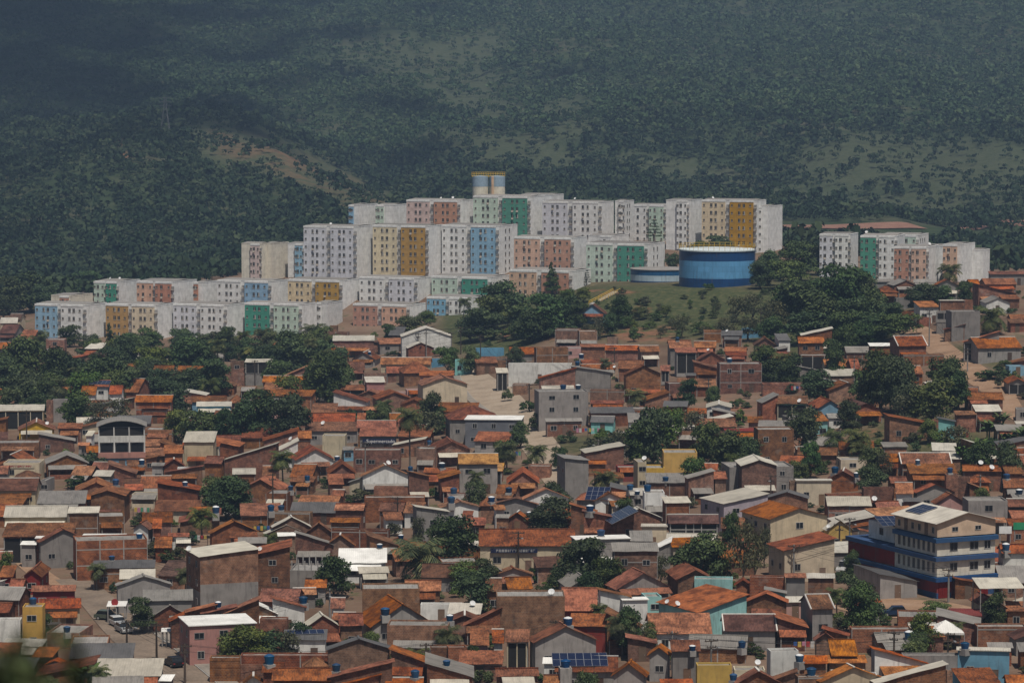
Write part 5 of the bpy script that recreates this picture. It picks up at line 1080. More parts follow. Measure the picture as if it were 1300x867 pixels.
# ------------------------------------------------------------------ arched-roof building
x, y, z = at(155, 597, 0); e = empty('arched_building', (x, y, z), R(7)); k = 59/dens(y)/10.0
def AB(nm, m, *bx):
    mb = MB()
    for b in bx: mb.box(*[v*k for v in b])
    return mb.build(nm, MAT[m], e)
AB('ground_storey_wall', 'bl', (-5, 5, 0, 9, -3, 2.7)); AB('balcony_band', 'pk', (-5.08, 5.08, -.3, 9, 2.7, 3.9)); AB('wall', 'gy', (-5, 5, .25, 9, 3.9, 9.4)); AB('parapet', 'wh', (-5.05, 5.05, -.12, .248, 6.1, 7.5)); AB('side_wall', 'wh', (-5.04, -4.98, .2, 9, 3.95, 9.3))
for i in range(4): AB('pillar', 'wh', (-5.02+i*3.25, -4.72+i*3.25, -.14, .246, 3.91, 6.09)); 
for i in range(4): AB('pillar', 'wh', (-5.02+i*3.25, -4.84+i*3.25, -.12, .246, 7.51, 9.39))
for i in range(3):
    mb = MB(); a, b = -4.55+i*3.25, -1.95+i*3.25; pts = [(a, 4.0), (b, 4.0), (b, 5.4), (b-.25, 5.75), ((a+b)/2, 5.95), (a+.25, 5.75), (a, 5.4)]
    mb.prism_y([(p*k, q*k) for p, q in pts], .18*k, .246*k); mb.build('arched_window', MAT['glassdark'], e)
    AB('veranda_shade', 'opening_shade', (-4.7+i*3.25, -1.85+i*3.25, .2, .246, 7.55, 9.3))  # dark panel painting the shade of the open top storey
mb = MB(); n = 10
for i in range(n):
    a0, a1 = -1+2*i/n, -1+2*(i+1)/n; f = lambda t: (5.45*t*k, (9.42+1.35*(1-t*t))*k)
    (xa, za), (xb, zb_) = f(a0), f(a1); mb.slab((xa, -.5*k, za), (xb, -.5*k, zb_), (xb, 9.3*k, zb_), (xa, 9.3*k, za), .1, 0, 5)
mb.build('roof', MAT['fc'], e)
mb = MB(); mb.prism_y([(-5*k, 9.4*k), (5*k, 9.4*k)] + [(5*t*k, (9.4+1.3*(1-t*t))*k) for t in (.66, .33, 0, -.33, -.66)], .26*k, .5*k); mb.build('gable_panel', MAT['opening_shade'], e)
for i in range(3): add_door(e, -3+3*i, -.002, 0, 0, 1.2, 2.2)
reg(e, None, 'building', None, 155, 565, 'three-storey building with arched sheet roof, arched windows, pink band and blue ground floor'); LMK.append(('arched-roof building', 155, 565))
# ------------------------------------------------------------------ canopy on posts, tents
def canopy(px0, px1, ye, hgt, dep, m, label, nm='canopy', tilt=.3):
    x, y, z = at((px0+px1)/2, ye, hgt); w = (px1-px0)/dens(y); e = empty(nm, (x, y, z), R(3)); mb = MB()
    mb.slab((-w/2, 0, hgt), (w/2, 0, hgt), (w/2, dep, hgt+tilt), (-w/2, dep, hgt+tilt), .08, .02); mb.build('roof', MAT[m], e)
    for a in (-w/2+.2, 0, w/2-.2):
        for b in (.2, dep-.2): mb = MB(); mb.tube((a, b, -.5), (a, b, hgt+tilt*b/dep), .09, n=6); mb.build('post', MAT['conc'], e)
    reg(e, None, 'canopy', None, (px0+px1)/2, ye, label)
canopy(1243,1302,747,6.2,6,'zn','pale sheet canopy on posts beside the blue-banded corner building',tilt=.7)
canopy(135,160,770,2.6,4,'whs','white cloth stall canopy on posts beside the left street',tilt=.2); canopy(204,218,802,2.4,2.2,'whs','small white awning on posts at the street corner',tilt=.2)
x, y, z = at(1200, 822, 0); e = empty('tent', (x, y, z)); mb = MB(); w = 2.4
for i in range(4):
    a = [(-w,-w),(w,-w),(w,w),(-w,w)]; p, q = a[i], a[(i+1) % 4]; mb.face([(*p, 2.6), (*q, 2.6), (0, 0, 4.1)]); mb.face([(0, 0, 4.05), (*q, 2.55), (*p, 2.55)]); mb.face([(*p, 2.3), (*q, 2.3), (*q, 2.6), (*p, 2.6)])
mb.build('cover', MAT['whs'], e)
for p in ((-w,-w),(w,-w),(w,w),(-w,w)): mb = MB(); mb.tube((*p, -.3), (*p, 2.4), .06, n=5); mb.build('pole', MAT['steel'], e)
reg(e, None, 'tent', None, 1200, 817, 'white pyramid tent among houses below the big roof sheets')
# ------------------------------------------------------------------ hill stairs with yellow rails
def stairs(pts, label):
    W = [at(*p) for p in pts]; e = empty('hill_stairs', W[0]); o = Vector(W[0]); P = [Vector(w)-o for w in W]
    mb = MB()
    for a, b in zip(P, P[1:]):
        n = max(2, int((b-a).length/1.2)); sd = (b-a).cross(Vector((0,0,1))).normalized()*1.1
        for i in range(n):
            p, q = a.lerp(b, i/n), a.lerp(b, (i+1)/n); mb.face([p-sd+Vector((0,0,.25)), p+sd+Vector((0,0,.25)), q+sd+Vector((0,0,.25)), q-sd+Vector((0,0,.25))]); mb.face([p-sd-Vector((0,0,.4)), p+sd-Vector((0,0,.4)), p+sd+Vector((0,0,.25)), p-sd+Vector((0,0,.25))])
    mb.build('steps', MAT['conc'], e)
    for sgn in (-1, 1):
        mb = MB()
        for a, b in zip(P, P[1:]):
            sd = (b-a).cross(Vector((0,0,1))).normalized()*1.15*sgn
            for hh_ in (.6, 1.1): mb.tube(a+sd+Vector((0,0,hh_)), b+sd+Vector((0,0,hh_)), .10, n=4)
            n = max(2, int((b-a).length/2))
            for i in range(n+1): p = a.lerp(b, i/n)+sd; mb.tube(p, p+Vector((0,0,1.1)), .08, n=4)
        mb.build('handrail', MAT['yellowrail'], e)
    reg(e, None, 'stairs', None, pts[0][0], pts[0][1], label)
stairs([(752,387),(768,379),(783,371)], 'yellow-railed stairs climbing the grassy hill above the small blue house'); stairs([(780,413),(786,411),(792,409)], 'short yellow-railed stairs low on the grassy hill')
# ------------------------------------------------------------------ signs
def board(host, lx, zc, w, h, m, kind, label, text=None, tm='white', y=-.12):
    q = next(k for k in SPEC if k.get('lm') == host); e0 = q['e']
    p = Matrix.Translation(e0.location) @ Matrix.Rotation(e0.rotation_euler.z, 4, 'Z') @ Vector((lx, y, zc))
    e = empty('shop_sign', p, e0.rotation_euler.z); mb = MB(); mb.box(-w/2, w/2, -.05, .05, -h/2, h/2); mb.build('panel', MAT[m], e)
    if text:
        cu = bpy.data.curves.new('lettering', 'FONT'); cu.body = text; cu.size = h*.95; cu.align_x = 'CENTER'; cu.align_y = 'CENTER'; cu.extrude = .01
        ob = bpy.data.objects.new('lettering', cu); COL.objects.link(ob); dg = bpy.context.evaluated_depsgraph_get(); me = bpy.data.meshes.new_from_object(ob.evaluated_get(dg))
        COL.objects.unlink(ob); bpy.data.objects.remove(ob); me.materials.clear(); me.materials.append(MAT[tm])
        o = link('lettering', me, e, (w*.05, -.065, 0)); o.rotation_euler = (math.pi/2, 0, 0); o.scale = (min(1, w*.86/max(.1, o.dimensions.x)),)*2+(1,)
    else:
        r = random.Random(len(label)); mb = MB(); xx = -w*.44                      # strokes too small to read in the photo
        while xx < w*.42:
            ww = r.uniform(.3, .55)*h
            if r.random() < .85:
                mb.box(xx, xx+.12*h, -.07, -.051, -h*.3, h*.3); mb.box(xx+.13*h, xx+ww, -.07, -.051, r.choice([-.3, .18, -.06])*h, r.choice([.3])*h)
            xx += ww+.16*h
        mb.build('lettering', MAT[tm], e)
    reg(e, None, 'sign', None, q['x0'], q['ye'], label)
q = next(k for k in SPEC if k.get('lm') == 'navy supermarket sign')
board('navy supermarket sign', 0.3, q['h']-1.15, q['w']*.93, 1.15, 'navy', 0, 'navy supermarket sign with white lettering under the rust tile roof', 'Supermercado', y=-.3)
q = next(k for k in SPEC if k.get('lm') == 'cream red-lettered shop'); board('cream red-lettered shop', -.3, q['h']-.75, q['w']*.8, .75, 'cr', 0, 'row of red letters on the cream shop parapet', tm='redpaint', y=-.06)
q = next(k for k in SPEC if k.get('lm') == 'long cream sign shop'); board('long cream sign shop', -2.2, q['h']-.85, q['w']*.5, .75, 'navy', 0, 'long dark sign strip under the eave of the cream shop', tm='steel', y=-.35)
q = next(k for k in SPEC if k.get('lm') == 'shop with orange fascia'); board('shop with orange fascia', -q['w']*.33, q['h']-1.0, q['w']*.34, 1.4, 'orangepaint', 0, 'orange fascia sign with dark marks on the low shop by the street', tm='navy', y=-.35)
q = next(k for k in SPEC if k.get('lm') == 'cream sign-fronted house'); board('cream sign-fronted house', -q['w']*.2, q['h']-1.6, q['w']*.45, 1.9, 'white', 0, 'white faded banner board on the cream house front by the street', tm='pink' if 'pink' in MAT else 'peach', y=-.25)
for px0, px1, yy, m, lb in ((1268, 1284, 676, 'white', 'white board on posts right of the blue-banded corner building'), (1286, 1304, 671, 'greenpaint', 'green fascia board on posts at the right edge of the street')):
    x, y, z = at((px0+px1)/2, yy+26, 0); s = dens(y); w = (px1-px0)/s; hz = 26/s; e = empty('sign_board', (x, y, z)); mb = MB(); mb.box(-w/2, w/2, -.06, .06, hz-.1, hz+1.15); mb.build('panel', MAT[m], e)
    for a in (-w*.4, w*.4): mb = MB(); mb.tube((a, .12, -.4), (a, .12, hz+.6), .07, n=5); mb.build('post', MAT['steel'], e)
    reg(e, None, 'sign', None, (px0+px1)/2, yy, lb)
x, y, z = at(146, 790, 0); e = empty('round_sign', (x, y, z)); mb = MB(); mb.tube((0, 0, -.3), (0, 0, 3.4), .05, n=5); mb.build('post', MAT['steel'], e)
mb = MB(); mb.tube((0, -.06, 3.2), (0, -.01, 3.2), .55, n=20); mb.build('disc', MAT['redpaint'], e); reg(e, None, 'sign', None, 146, 775, 'round red sign on a thin post by the stall canopy')
# ------------------------------------------------------------------ cars
def car_mesh(body, L=4.1, van=False):
    e = empty('parked_car'); h1 = .95 if not van else 1.15; h2 = 1.45 if not van else 1.95; mb = MB(); w = .85
    prof = [(-L/2, .35), (L/2, .35), (L/2, .75), (L/2-.25, h1-.05), (L*.2, h1), (-L*.42, h1), (-L/2, h1-.1)]
    mb.prism_x([(p, q) for p, q in prof], -w, w); mb.build('body', MAT[body], e)
    cab = [(-L*.42, h1), (L*.2, h1), (L*.06, h2), (-L*.34, h2)] if not van else [(-L*.48, h1), (L*.3, h1), (L*.18, h2), (-L*.46, h2)]
    mb = MB(); mb.prism_x(cab, -w+.08, w-.08); mb.build('windows', MAT['glassdark'], e)
    mb = MB(); mb.prism_x([(cab[3][0]-.05, h2), (cab[2][0]+.05, h2), (cab[2][0], h2+.06), (cab[3][0], h2+.06)], -w+.06, w-.06); mb.build('roof', MAT[body], e)
    for sx in (-1, 1):
        for yy in (-L*.31, L*.31):
            mb = MB(); mb.tube((sx*(w-.16), yy, .32), (sx*(w+.03), yy, .32), .32, n=14); t = mb.build('wheel', MAT['rubber'], e)
            mb = MB(); mb.tube((sx*(w+.031), yy, .32), (sx*(w+.05), yy, .32), .18, n=10); mb.build('rim', MAT['steel'], t)
        mb = MB(); mb.box(sx*.62-.16, sx*.62+.16, L/2-.02, L/2+.02, .58, .72); mb.build('headlight', MAT['white'], e)
        mb = MB(); mb.box(sx*.66-.13, sx*.66+.13, -L/2-.02, -L/2+.02, .62, .8); mb.build('tail_light', MAT['redpaint'], e)
    return e
for n_, c_ in (('carblack', (.012,.012,.014)), ('carsilver', (.32,.33,.34)), ('carwhite', (.6,.6,.6)), ('cargreen', (.10,.12,.09)), ('carblue', (.02,.04,.09))): plain(n_, c_, .3, .2, .5)
for px, py, c_, rz, lb, v in ((220, 846, 'carblack', 28, 'black hatchback parked at the corner of the left street', 0), (157, 803, 'carsilver', 205, 'dark-windowed silver car, nearest of the parked pair', 0), (149, 795, 'carwhite', 205, 'white car behind the silver one in the left street', 0), (137, 787, 'cargreen', 250, 'dull green car by the stall canopy, farthest up the street', 0), (585, 472, 'carblack', 60, 'black car parked at the top of the pale paved road', 0), (1135, 782, 'carblue', 95, 'dark blue car parked on the dirt lot', 0), (1074, 727, 'carwhite', 150, 'white van parked left of the blue-banded corner building', 1), (745, 488, 'carblack', 80, 'black car in the yard behind the stained grey block', 0)):
    x, y, z = at(px, py, 0); cm = car_mesh(c_, 4.6 if v else 4.1, bool(v)); cm.location = (x, y, z+.08); cm.rotation_euler = (0, 0, R(rz)); cm.name = 'parked_van' if v else 'parked_car'
    reg(cm, None, 'van' if v else 'car', 'vehicles parked along the streets', px, py, lb)
# ------------------------------------------------------------------ utility poles
def pole_mesh(hgt, lamp):
    e = empty('utility_pole'); mb = MB(); mb.tube((0, 0, -.6), (0, 0, hgt), .19, .12, 8); mb.build('post', MAT['poleconc'] if random.random() < .6 else MAT['wood'], e)
    for zz, ww in ((hgt-.4, 1.0), (hgt-1.3, .7)):
        mb = MB(); mb.box(-ww, ww, -.17, -.05, zz, zz+.14)
        for k in (-.9, -.3, .3, .9): mb.tube((k*ww, -.11, zz+.14), (k*ww, -.11, zz+.34), .06, n=5)
        mb.build('crossarm', MAT['wood'], e)
    if lamp:
        mb = MB(); mb.tube((0, -.1, hgt-1.8), (.3, -1.6, hgt-1.0), .05, n=5); a = mb.build('lamp_arm', MAT['steel'], e)
        mb = MB(); mb.box(.18, .48, -2.1, -1.5, hgt-1.05, hgt-.9); mb.build('lamp', MAT['steel'], a)
    return e
POLES = []
for i, (px, yt, yb) in enumerate([(541,417,452),(531,421,449),(573,421,470),(585,415,450),(610,425,466),(643,455,490),(719,399,420),(966,392,427),(780,441,478),(1180,392,440),(1229,446,472),(504,630,672),(417,746,792),(231,816,868),(195,800,838),(157,793,834),(540,836,870),(706,786,836),(905,816,860),(1247,600,636),(1068,663,704),(1081,656,704),(1135,668,730),(1208,733,765),(1208,806,852),(1139,822,850),(32,520,566),(658,668,724),(323,457,494),(284,440,464),(760,567,592),(672,487,522),(1085,452,500),(1068,545,585),(1100,483,520),(463,560,610),(980,602,640),(345,600,660),(1010,690,740),(855,800,850),(118,690,730),(900,480,520)]):
    x, y, z = at(px, yb, 0); x, y, z = free_spot(px, x, y, z); s = dens(y); hg = max(5.5, min(10.5, (yb-yt)/s)); p = pole_mesh(hg, i % 3 == 0); p.location = (x, y, z); p.rotation_euler = (0, 0, random.uniform(-.8, .8))
    POLES.append((x, y, z, hg)); reg(p, 'grey utility pole with street lamp' if i % 3 == 0 else 'thin utility pole with crossarms', 'pole', 'utility poles', px, yb-(yb-yt)/2)
def wire(a, b):
    A = Vector((a[0], a[1]-.1, a[2]+a[3]-.1)); B = Vector((b[0], b[1]-.1, b[2]+b[3]-.1)); n = 14; L = (B-A).length; e = empty('power_line', A)
    for off in (-.7, .7, 0):
        mb = MB()
        o = Vector((off, 0, -.9 if off == 0 else 0)); P = [A.lerp(B, i/n)+o-Vector((0, 0, L*.03*4*(i/n)*(1-i/n))) for i in range(n+1)]
        for p, q in zip(P, P[1:]): mb.tube(p-A, q-A, .022, n=3, cap=False)
        mb.build('wire', MAT['rubber'], e)
    reg(e, 'sagging bundle of black power lines', 'power line', 'power lines between poles', *proj(*((A+B)/2)))
done = set()
for a in range(len(POLES)):
    nbs = sorted((math.dist(POLES[a][:2], POLES[b][:2]), b) for b in range(len(POLES)) if b != a)[:2]
    for dd, b in nbs:
        if dd < 75 and (b, a) not in done and (a, b) not in done: done.add((a, b)); wire(POLES[a], POLES[b])
# transmission pylon on the far ridge
plain('pylonsteel', (.13,.13,.14), .6, .3); x, y, z = at(210, 172, 0, 1500); s = dens(y); hg = 48/s; e = empty('transmission_pylon', (x, y, z)); mb = MB(); b = hg*.13
lv = [(0, b), (.3, b*.7), (.55, b*.45), (.75, b*.26), (1, b*.2)]
for (t0, w0), (t1, w1) in zip(lv, lv[1:]):
    for i in range(4):
        a = [(-1,-1),(1,-1),(1,1),(-1,1)]; p, q = a[i], a[(i+1) % 4]
        mb.tube((p[0]*w0, p[1]*w0, t0*hg), (p[0]*w1, p[1]*w1, t1*hg), .16, n=4); mb.tube((p[0]*w0, p[1]*w0, t0*hg), (q[0]*w1, q[1]*w1, t1*hg), .09, n=4); mb.tube((p[0]*w1, p[1]*w1, t1*hg), (q[0]*w1, q[1]*w1, t1*hg), .09, n=4)
mb.build('lattice', MAT['pylonsteel'], e)
for t in (.78, .88, .98): mb = MB(); mb.box(-b*1.25, b*1.25, -.12, .12, t*hg, t*hg+.25); mb.build('crossarm', MAT['pylonsteel'], e)
reg(e, None, 'pylon', None, 210, 148, 'grey lattice transmission pylon on the wooded ridge')
# ------------------------------------------------------------------ roof-top things: dropped onto what the camera ray meets
bpy.context.view_layer.update(); DG = bpy.context.evaluated_depsgraph_get()
def hit(px, py):
    d = Vector(raydir(px, py)).normalized(); ok, loc, nrm, idx, ob, mtx = SC.ray_cast(DG, Vector((0, 0, HC)) + d*250, d)
    return (loc, nrm, ob) if ok else (None, None, None)
def roof_hit(px, py):
    for dy in (0, -1, -2, 1, -3, 2, -4, -5, 3, -7, -9, -11):
        loc, n, ob = hit(px, py+dy)
        if ob is not None and n.z > .6 and ob.parent is not None and ob.name.split('.')[0] in ('roof', 'wall', 'concrete_frame'): return loc, n, ob
    return None, None, None
def tank_proto(kind):
    e = empty('water_tank'); q = MB(); r = .78
    q.lathe([(r*.78, .5), (r*.95, 1.15), (r, 1.5), (r*1.04, 1.52), (r*1.04, 1.6), (r*.9, 1.62)], 16); q.build('body', MAT['bluetank' if kind != 1 else 'steel'], e, False)
    q = MB(); q.lathe([(r*.9, 1.62), (r*.8, 1.72), (.25, 1.85), (.01, 1.87)], 16); q.build('lid', MAT['whitecap' if kind == 2 else 'bluetank' if kind == 0 else 'whitecap'], e)
    q = MB(); q.box(-.7, .7, -.7, .7, -.8, .5); q.build('base', MAT['conc'], e); return e
TP = [tank_proto(0), tank_proto(1), tank_proto(2)]; usedp = set()
TK = [(469,456),(469,465),(657,451),(722,458),(738,456),(733,463),(715,494),(734,494),(764,428),(773,425),(860,430),(926,460),(58,615),(87,617),(147,617),(180,596),(161,642),(344,650),(357,648),(274,653),(235,617),(369,623),(390,622),(428,585),(455,597),(521,595),(531,598),(561,595),(568,595),(545,563),(573,651),(543,639),(624,638),(576,628),(456,682),(509,687),(482,695),(646,628),(663,622),(727,625),(672,656),(800,623),(822,625),(809,639),(749,653),(845,622),(763,681),(824,729),(805,773),(915,595),(848,622),(886,622),(1004,611),(1037,603),(1060,611),(1087,610),(1165,590),(1206,601),(1278,607),(1294,628),(277,770),(385,765),(342,845),(354,843),(419,800),(427,851),(489,793),(571,798),(428,853),(527,858),(567,845),(721,796),(730,827),(743,826),(718,848),(879,837),(919,837),(942,823),(998,811),(993,850),(1015,850),(1030,855),(931,865),(1277,700),(1154,822),(1225,829),(142,709),(134,709),(177,687),(42,765),(85,814)]
tkpos = []
for i, (px, py) in enumerate(TK):
    loc, n, ob = roof_hit(px, py)
    if loc is None or any((loc-t).length < 1.9 for t in tkpos): continue
    tkpos.append(loc.copy()); kd = 1 if i in (13,) else 2 if i % 4 in (0, 3) else 0
    if kd not in usedp: t = TP[kd]; usedp.add(kd)
    else: t = copy_tree(TP[kd])
    t.location = loc - Vector((0, 0, .25)); q = random.uniform(.62, .92); t.scale = (q, q, q*random.uniform(.85, 1.15)); t.rotation_euler = (0, 0, random.uniform(0, 3))
    reg(t, {0: 'round blue water tank', 1: 'pale grey water tank', 2: 'blue water tank with white lid'}[kd], 'water tank', 'water tanks on the roofs', *proj(*loc))
for k in range(3):
    if k not in usedp:
        for c_ in list(TP[k].children): bpy.data.objects.remove(c_)
        bpy.data.objects.remove(TP[k])
def dish_proto():
    e = empty('satellite_dish'); mb = MB(); mb.tube((0, 0, -.2), (0, 0, .8), .04, n=5); mb.build('mast', MAT['steel'], e)
    mb = MB(); T = Matrix.Translation((0, 0, 1.0)) @ Matrix.Rotation(R(50), 4, 'X'); rg = [[T @ Vector((r*math.cos(2*math.pi*i/18), r*math.sin(2*math.pi*i/18), .35*r*r-.05)) for i in range(18)] for r in (.05, .3, .55, .8)]
    for a, b in zip(rg, rg[1:]):
        for i in range(18): j = (i+1) % 18; mb.face([a[i], a[j], b[j], b[i]]); o = Vector((0, .03, -.03)); mb.face([b[i]+o, b[j]+o, a[j]+o, a[i]+o])
    mb.build('reflector', MAT['whitecap'], e); mb = MB(); mb.tube(T @ Vector((0, -.75, .2)), T @ Vector((0, 0, .7)), .025, n=4); mb.build('feed_arm', MAT['steel'], e); return e
dp = None
for i, (px, py) in enumerate([(923,422),(899,446),(953,430),(369,560),(472,658),(493,596),(384,694),(847,770),(860,775),(818,584),(1232,700),(962,843),(662,581),(1052,671),(1259,602),(140,355),(152,355),(180,355),(420,286),(560,253),(575,253),(800,282),(730,254),(905,253),(1100,297),(1180,312),(845,445),(530,655),(1180,560),(240,700),(700,760),(600,770),(1110,640),(330,700),(780,470),(1015,512),(1245,590),(60,540),(410,540)]):
    loc, n, ob = roof_hit(px, py)
    if loc is None: continue
    if dp is None: dp = dish_proto(); t = dp
    else: t = copy_tree(dp)
    t.location = loc; t.rotation_euler = (0, 0, random.uniform(-.9, .9)); q = random.uniform(.45, .65); t.scale = (q, q, q)
    reg(t, 'white satellite dish', 'satellite dish', 'satellite dishes', *proj(*loc))
for px, py, nx, ny, lb in ((127,486,5,2,'small solar array on the rust roof of the white house'),(388,803,5,1,'row of five solar panels on the dark sheet roof'),(736,838,7,2,'large two-row solar array on the rust roof low in the middle'),(759,627,4,3,'solar array on the orange hip roof right of the tall grey-walled house'),(788,661,7,3,'solar array covering the sloping roof of the yellow house'),(1170,647,4,2,'solar array at the back of the corner building roof'),(1131,662,4,3,'solar array on the orange terrace house roof')):
    loc, n, ob = roof_hit(px, py)
    if loc is None or n.z < .5: continue
    e = empty('solar_array', loc); u = Vector((0, 0, 1)).cross(n); u = u.normalized() if u.length > .05 else Vector((1, 0, 0))
    if u.x < 0: u = -u
    v = n.cross(u).normalized(); MM = Matrix((u, v, n)).transposed().to_4x4(); e.rotation_euler = MM.to_euler()
    for i in range(nx):
        for j in range(ny):
            mb = MB(); a, b = (i-nx/2)*1.08, (j-ny/2)*1.75; mb.box(a+.03, a+1.05, b+.03, b+1.72, .12, .17); p = mb.build('panel', MAT['solar'], e)
            mb = MB(); mb.box(a, a+.03, b, b+1.75, .10, .18); mb.box(a+1.05, a+1.08, b, b+1.75, .10, .18); mb.box(a+.03, a+1.05, b, b+.03, .10, .18); mb.box(a+.03, a+1.05, b+1.72, b+1.75, .10, .18); mb.build('frame', MAT['solarframe'], p)
    mb = MB(); mb.box(-nx*.5, nx*.5, -.05, .05, -.1, .1); mb.build('rail', MAT['steel'], e)
    reg(e, None, 'solar panels', None, px, py, lb)
# ------------------------------------------------------------------ trees of the town and the hill: px, top, bottom, width, kind
for a in [
 (30,428,490,64),(75,440,492,50),(138,414,455,22,'cone'),(104,452,492,56),(132,455,503,66),(166,428,468,48),(192,440,476,44,'light'),(234,428,470,58),(262,432,468,46),(286,413,452,32),(338,438,478,52),(318,430,470,40),
 (370,420,472,56),(352,436,470,40),(416,450,508,56),(432,456,500,40),(30,474,522,54),(52,482,524,44),(12,492,526,40,'light'),(97,496,538,46),(215,484,522,46),(184,452,480,36),(232,468,504,48),(336,496,552,62),(366,500,560,56),(306,506,560,46),(248,522,562,50),(225,520,556,40,'light'),(124,508,545,40,'dry'),(150,505,535,36,'dry'),(70,476,500,36),
 (545,520,556,44,'dry'),(548,500,545,34),(445,510,536,22,'bush'),(470,515,540,28,'bush'),(484,512,536,24,'light'),(458,522,538,30,'bush'),(285,604,652,56),(302,610,650,40),(270,606,640,44,'light'),(98,600,618,40,'bush'),(112,560,600,44,'bush'),(80,565,590,30,'bush'),(455,616,636,42,'bush'),(604,612,640,30),(700,628,668,58),
 (574,655,712,64),(735,685,746,72),(712,720,748,36),(890,676,735,66),(912,690,732,40),(868,690,728,36),(600,724,772,50),(586,712,740,40,'light'),(424,706,750,50),(552,742,766,28,'bush'),(392,742,758,16,'bush'),(310,796,838,60,'light'),(335,800,834,46),(290,800,832,40,'light'),(362,800,832,40,'dry'),(745,850,885,34,'light'),
 (830,520,585,52),(812,528,586,44),(850,516,560,46,'light'),(790,545,580,30,'dry'),(898,536,592,46),(925,545,596,50),(880,520,560,36,'dry'),(946,552,592,44),(1020,518,572,48),(872,482,516,30),(906,490,516,20),(985,455,484,44),(970,440,478,34),(1006,446,484,30),(1038,470,506,42),(1060,432,482,32),(1072,412,452,36),
 (1118,444,518,62),(1140,455,520,50),(1100,470,515,40,'light'),(1200,455,505,52),(1186,480,532,60,'light'),(1160,488,530,44),(1218,470,515,34),(1150,500,536,40,'dry'),(1142,398,424,56,'light'),(1110,398,426,46),(1128,385,418,40),(1175,360,388,50),(1196,362,386,30),(1226,358,380,24),(1165,365,390,30),
 (640,358,404,62),(612,392,428,56),(625,375,415,50,'light'),(598,400,428,40),(690,374,424,60),(666,382,424,50),(715,376,414,46),(730,386,412,36),(676,395,430,50),(700,336,374,24,'cone'),(745,344,362,11,'tier'),(830,280,306,20,'tier'),(790,376,410,28),(915,300,322,42),(890,306,324,30),(975,318,358,36),(965,330,362,28),(872,318,345,30),(852,322,345,20),
 (1016,308,352,56),(1000,330,362,50,'light'),(1038,310,345,36),(1068,338,400,66),(1040,350,392,50),(1090,345,395,46),(1020,358,412,74),(1000,362,412,50),(1052,378,425,66),(1085,380,425,50),(1108,360,410,40),(1030,395,430,60),(985,380,420,36,'dry'),(955,372,404,34,'dry'),(935,376,404,30,'dry'),(1075,396,430,50),(1098,408,432,44),(890,404,424,30,'bush'),(920,404,426,36,'bush'),(950,402,428,40,'dry'),(978,402,428,40),(865,400,424,28,'dry'),
 (820,388,404,18,'bush'),(835,392,406,22,'bush'),(760,402,424,22,'dry'),(775,398,422,22),(745,410,424,24,'bush'),(725,404,420,20,'bush'),(740,365,380,22,'light'),(720,366,384,24,'light'),(790,362,374,12,'bush'),(655,440,462,22),(625,452,470,20,'bush'),(598,440,470,26,'light'),(570,440,470,30,'light'),(520,400,425,40,'light'),(496,412,436,26),(540,395,412,30,'light'),
 (660,535,562,26),(680,520,545,22,'bush'),(670,502,522,24,'bush'),(645,490,508,18,'bush'),(755,552,575,40,'bush'),(780,545,570,40,'bush'),(720,548,560,30,'bush'),(710,568,590,22),(735,575,590,20,'bush'),
 (1110,565,600,36,'light'),(1015,585,605,30,'light'),(1030,560,600,30),(1108,590,620,40),(1125,575,600,24,'dry'),(1180,532,556,26,'light'),(1215,540,575,44,'dry'),(1196,548,574,30,'light'),(1250,560,598,44),(1282,560,606,40),(1225,548,572,24,'bush'),(1160,545,560,26,'bush'),(1270,462,480,44,'bush'),(1250,466,482,24,'bush'),(1290,466,488,20,'bush'),(1270,470,492,14,'bush'),
 (1096,742,796,44),(1085,726,760,36),(1110,752,790,34),(1176,776,812,38,'light'),(1192,764,778,42,'light'),(1170,800,830,30,'light'),(1085,700,730,22),(945,660,735,36,'dry'),(960,675,730,30,'dry'),(972,668,712,20,'dry'),(930,650,690,26),(190,688,706,22,'bush'),(210,694,712,22,'bush'),(840,705,735,22,'dry'),(690,742,764,24),(135,592,606,26,'bush'),
 (800,770,822,34),(760,800,816,22,'bush'),(825,790,822,24,'light'),(530,655,690,20,'dry'),(500,815,835,20,'bush'),(540,808,824,20,'bush'),(440,805,830,30,'bush'),(470,800,824,26,'light'),(600,820,850,20),(930,575,600,20,'light'),(15,455,492,40),(280,520,560,30),(395,470,505,30),(1240,380,400,20,'bush'),(5,700,735,20,'light'),(1020,790,812,18,'bush'),(1255,610,628,18,'bush'),(735,510,530,14,'bush'),(940,515,535,22,'bush'),
 (40,345,392,66),(15,352,395,50),(85,350,380,40),(60,362,392,40),(110,345,372,46),(5,375,400,30),
 (520,518,600,38,'palm'),(275,707,768,36,'palm'),(528,686,740,84,'palm'),(358,572,618,34,'palm'),(264,526,562,46,'palm'),(805,494,528,30,'palm'),(682,564,592,34,'palm'),(643,562,600,32,'palm'),(766,598,625,38,'palm'),(948,555,592,50,'palm'),(975,440,480,36,'palm'),(995,448,484,34,'palm'),(1090,545,585,40,'palm'),(1058,545,582,40,'palm'),(1205,335,362,34,'palm'),(1262,390,424,44,'palm'),(570,795,832,40,'palm'),(765,766,812,22,'palm'),(308,420,462,22,'palm'),(275,430,478,26,'palm'),(792,780,826,44,'palm'),(522,828,855,40,'palm'),(1078,850,880,34,'palm'),(1216,796,818,22,'palm'),(770,455,482,18,'palm'),(118,845,885,26,'palm'),(60,860,890,26,'palm'),(606,598,630,24,'palm'),(395,430,480,20,'palm'),(588,378,412,20,'palm'),
 (1242,545,585,34,'banana'),(1260,530,560,30,'banana'),(1285,545,580,34,'banana'),(1275,520,545,30,'banana'),(1230,555,590,30,'banana'),(1296,535,570,24,'banana'),(110,838,880,34,'banana'),(600,595,612,16,'banana'),(700,800,822,18,'banana'),(1240,425,445,18,'banana')]:
    tree(*a)
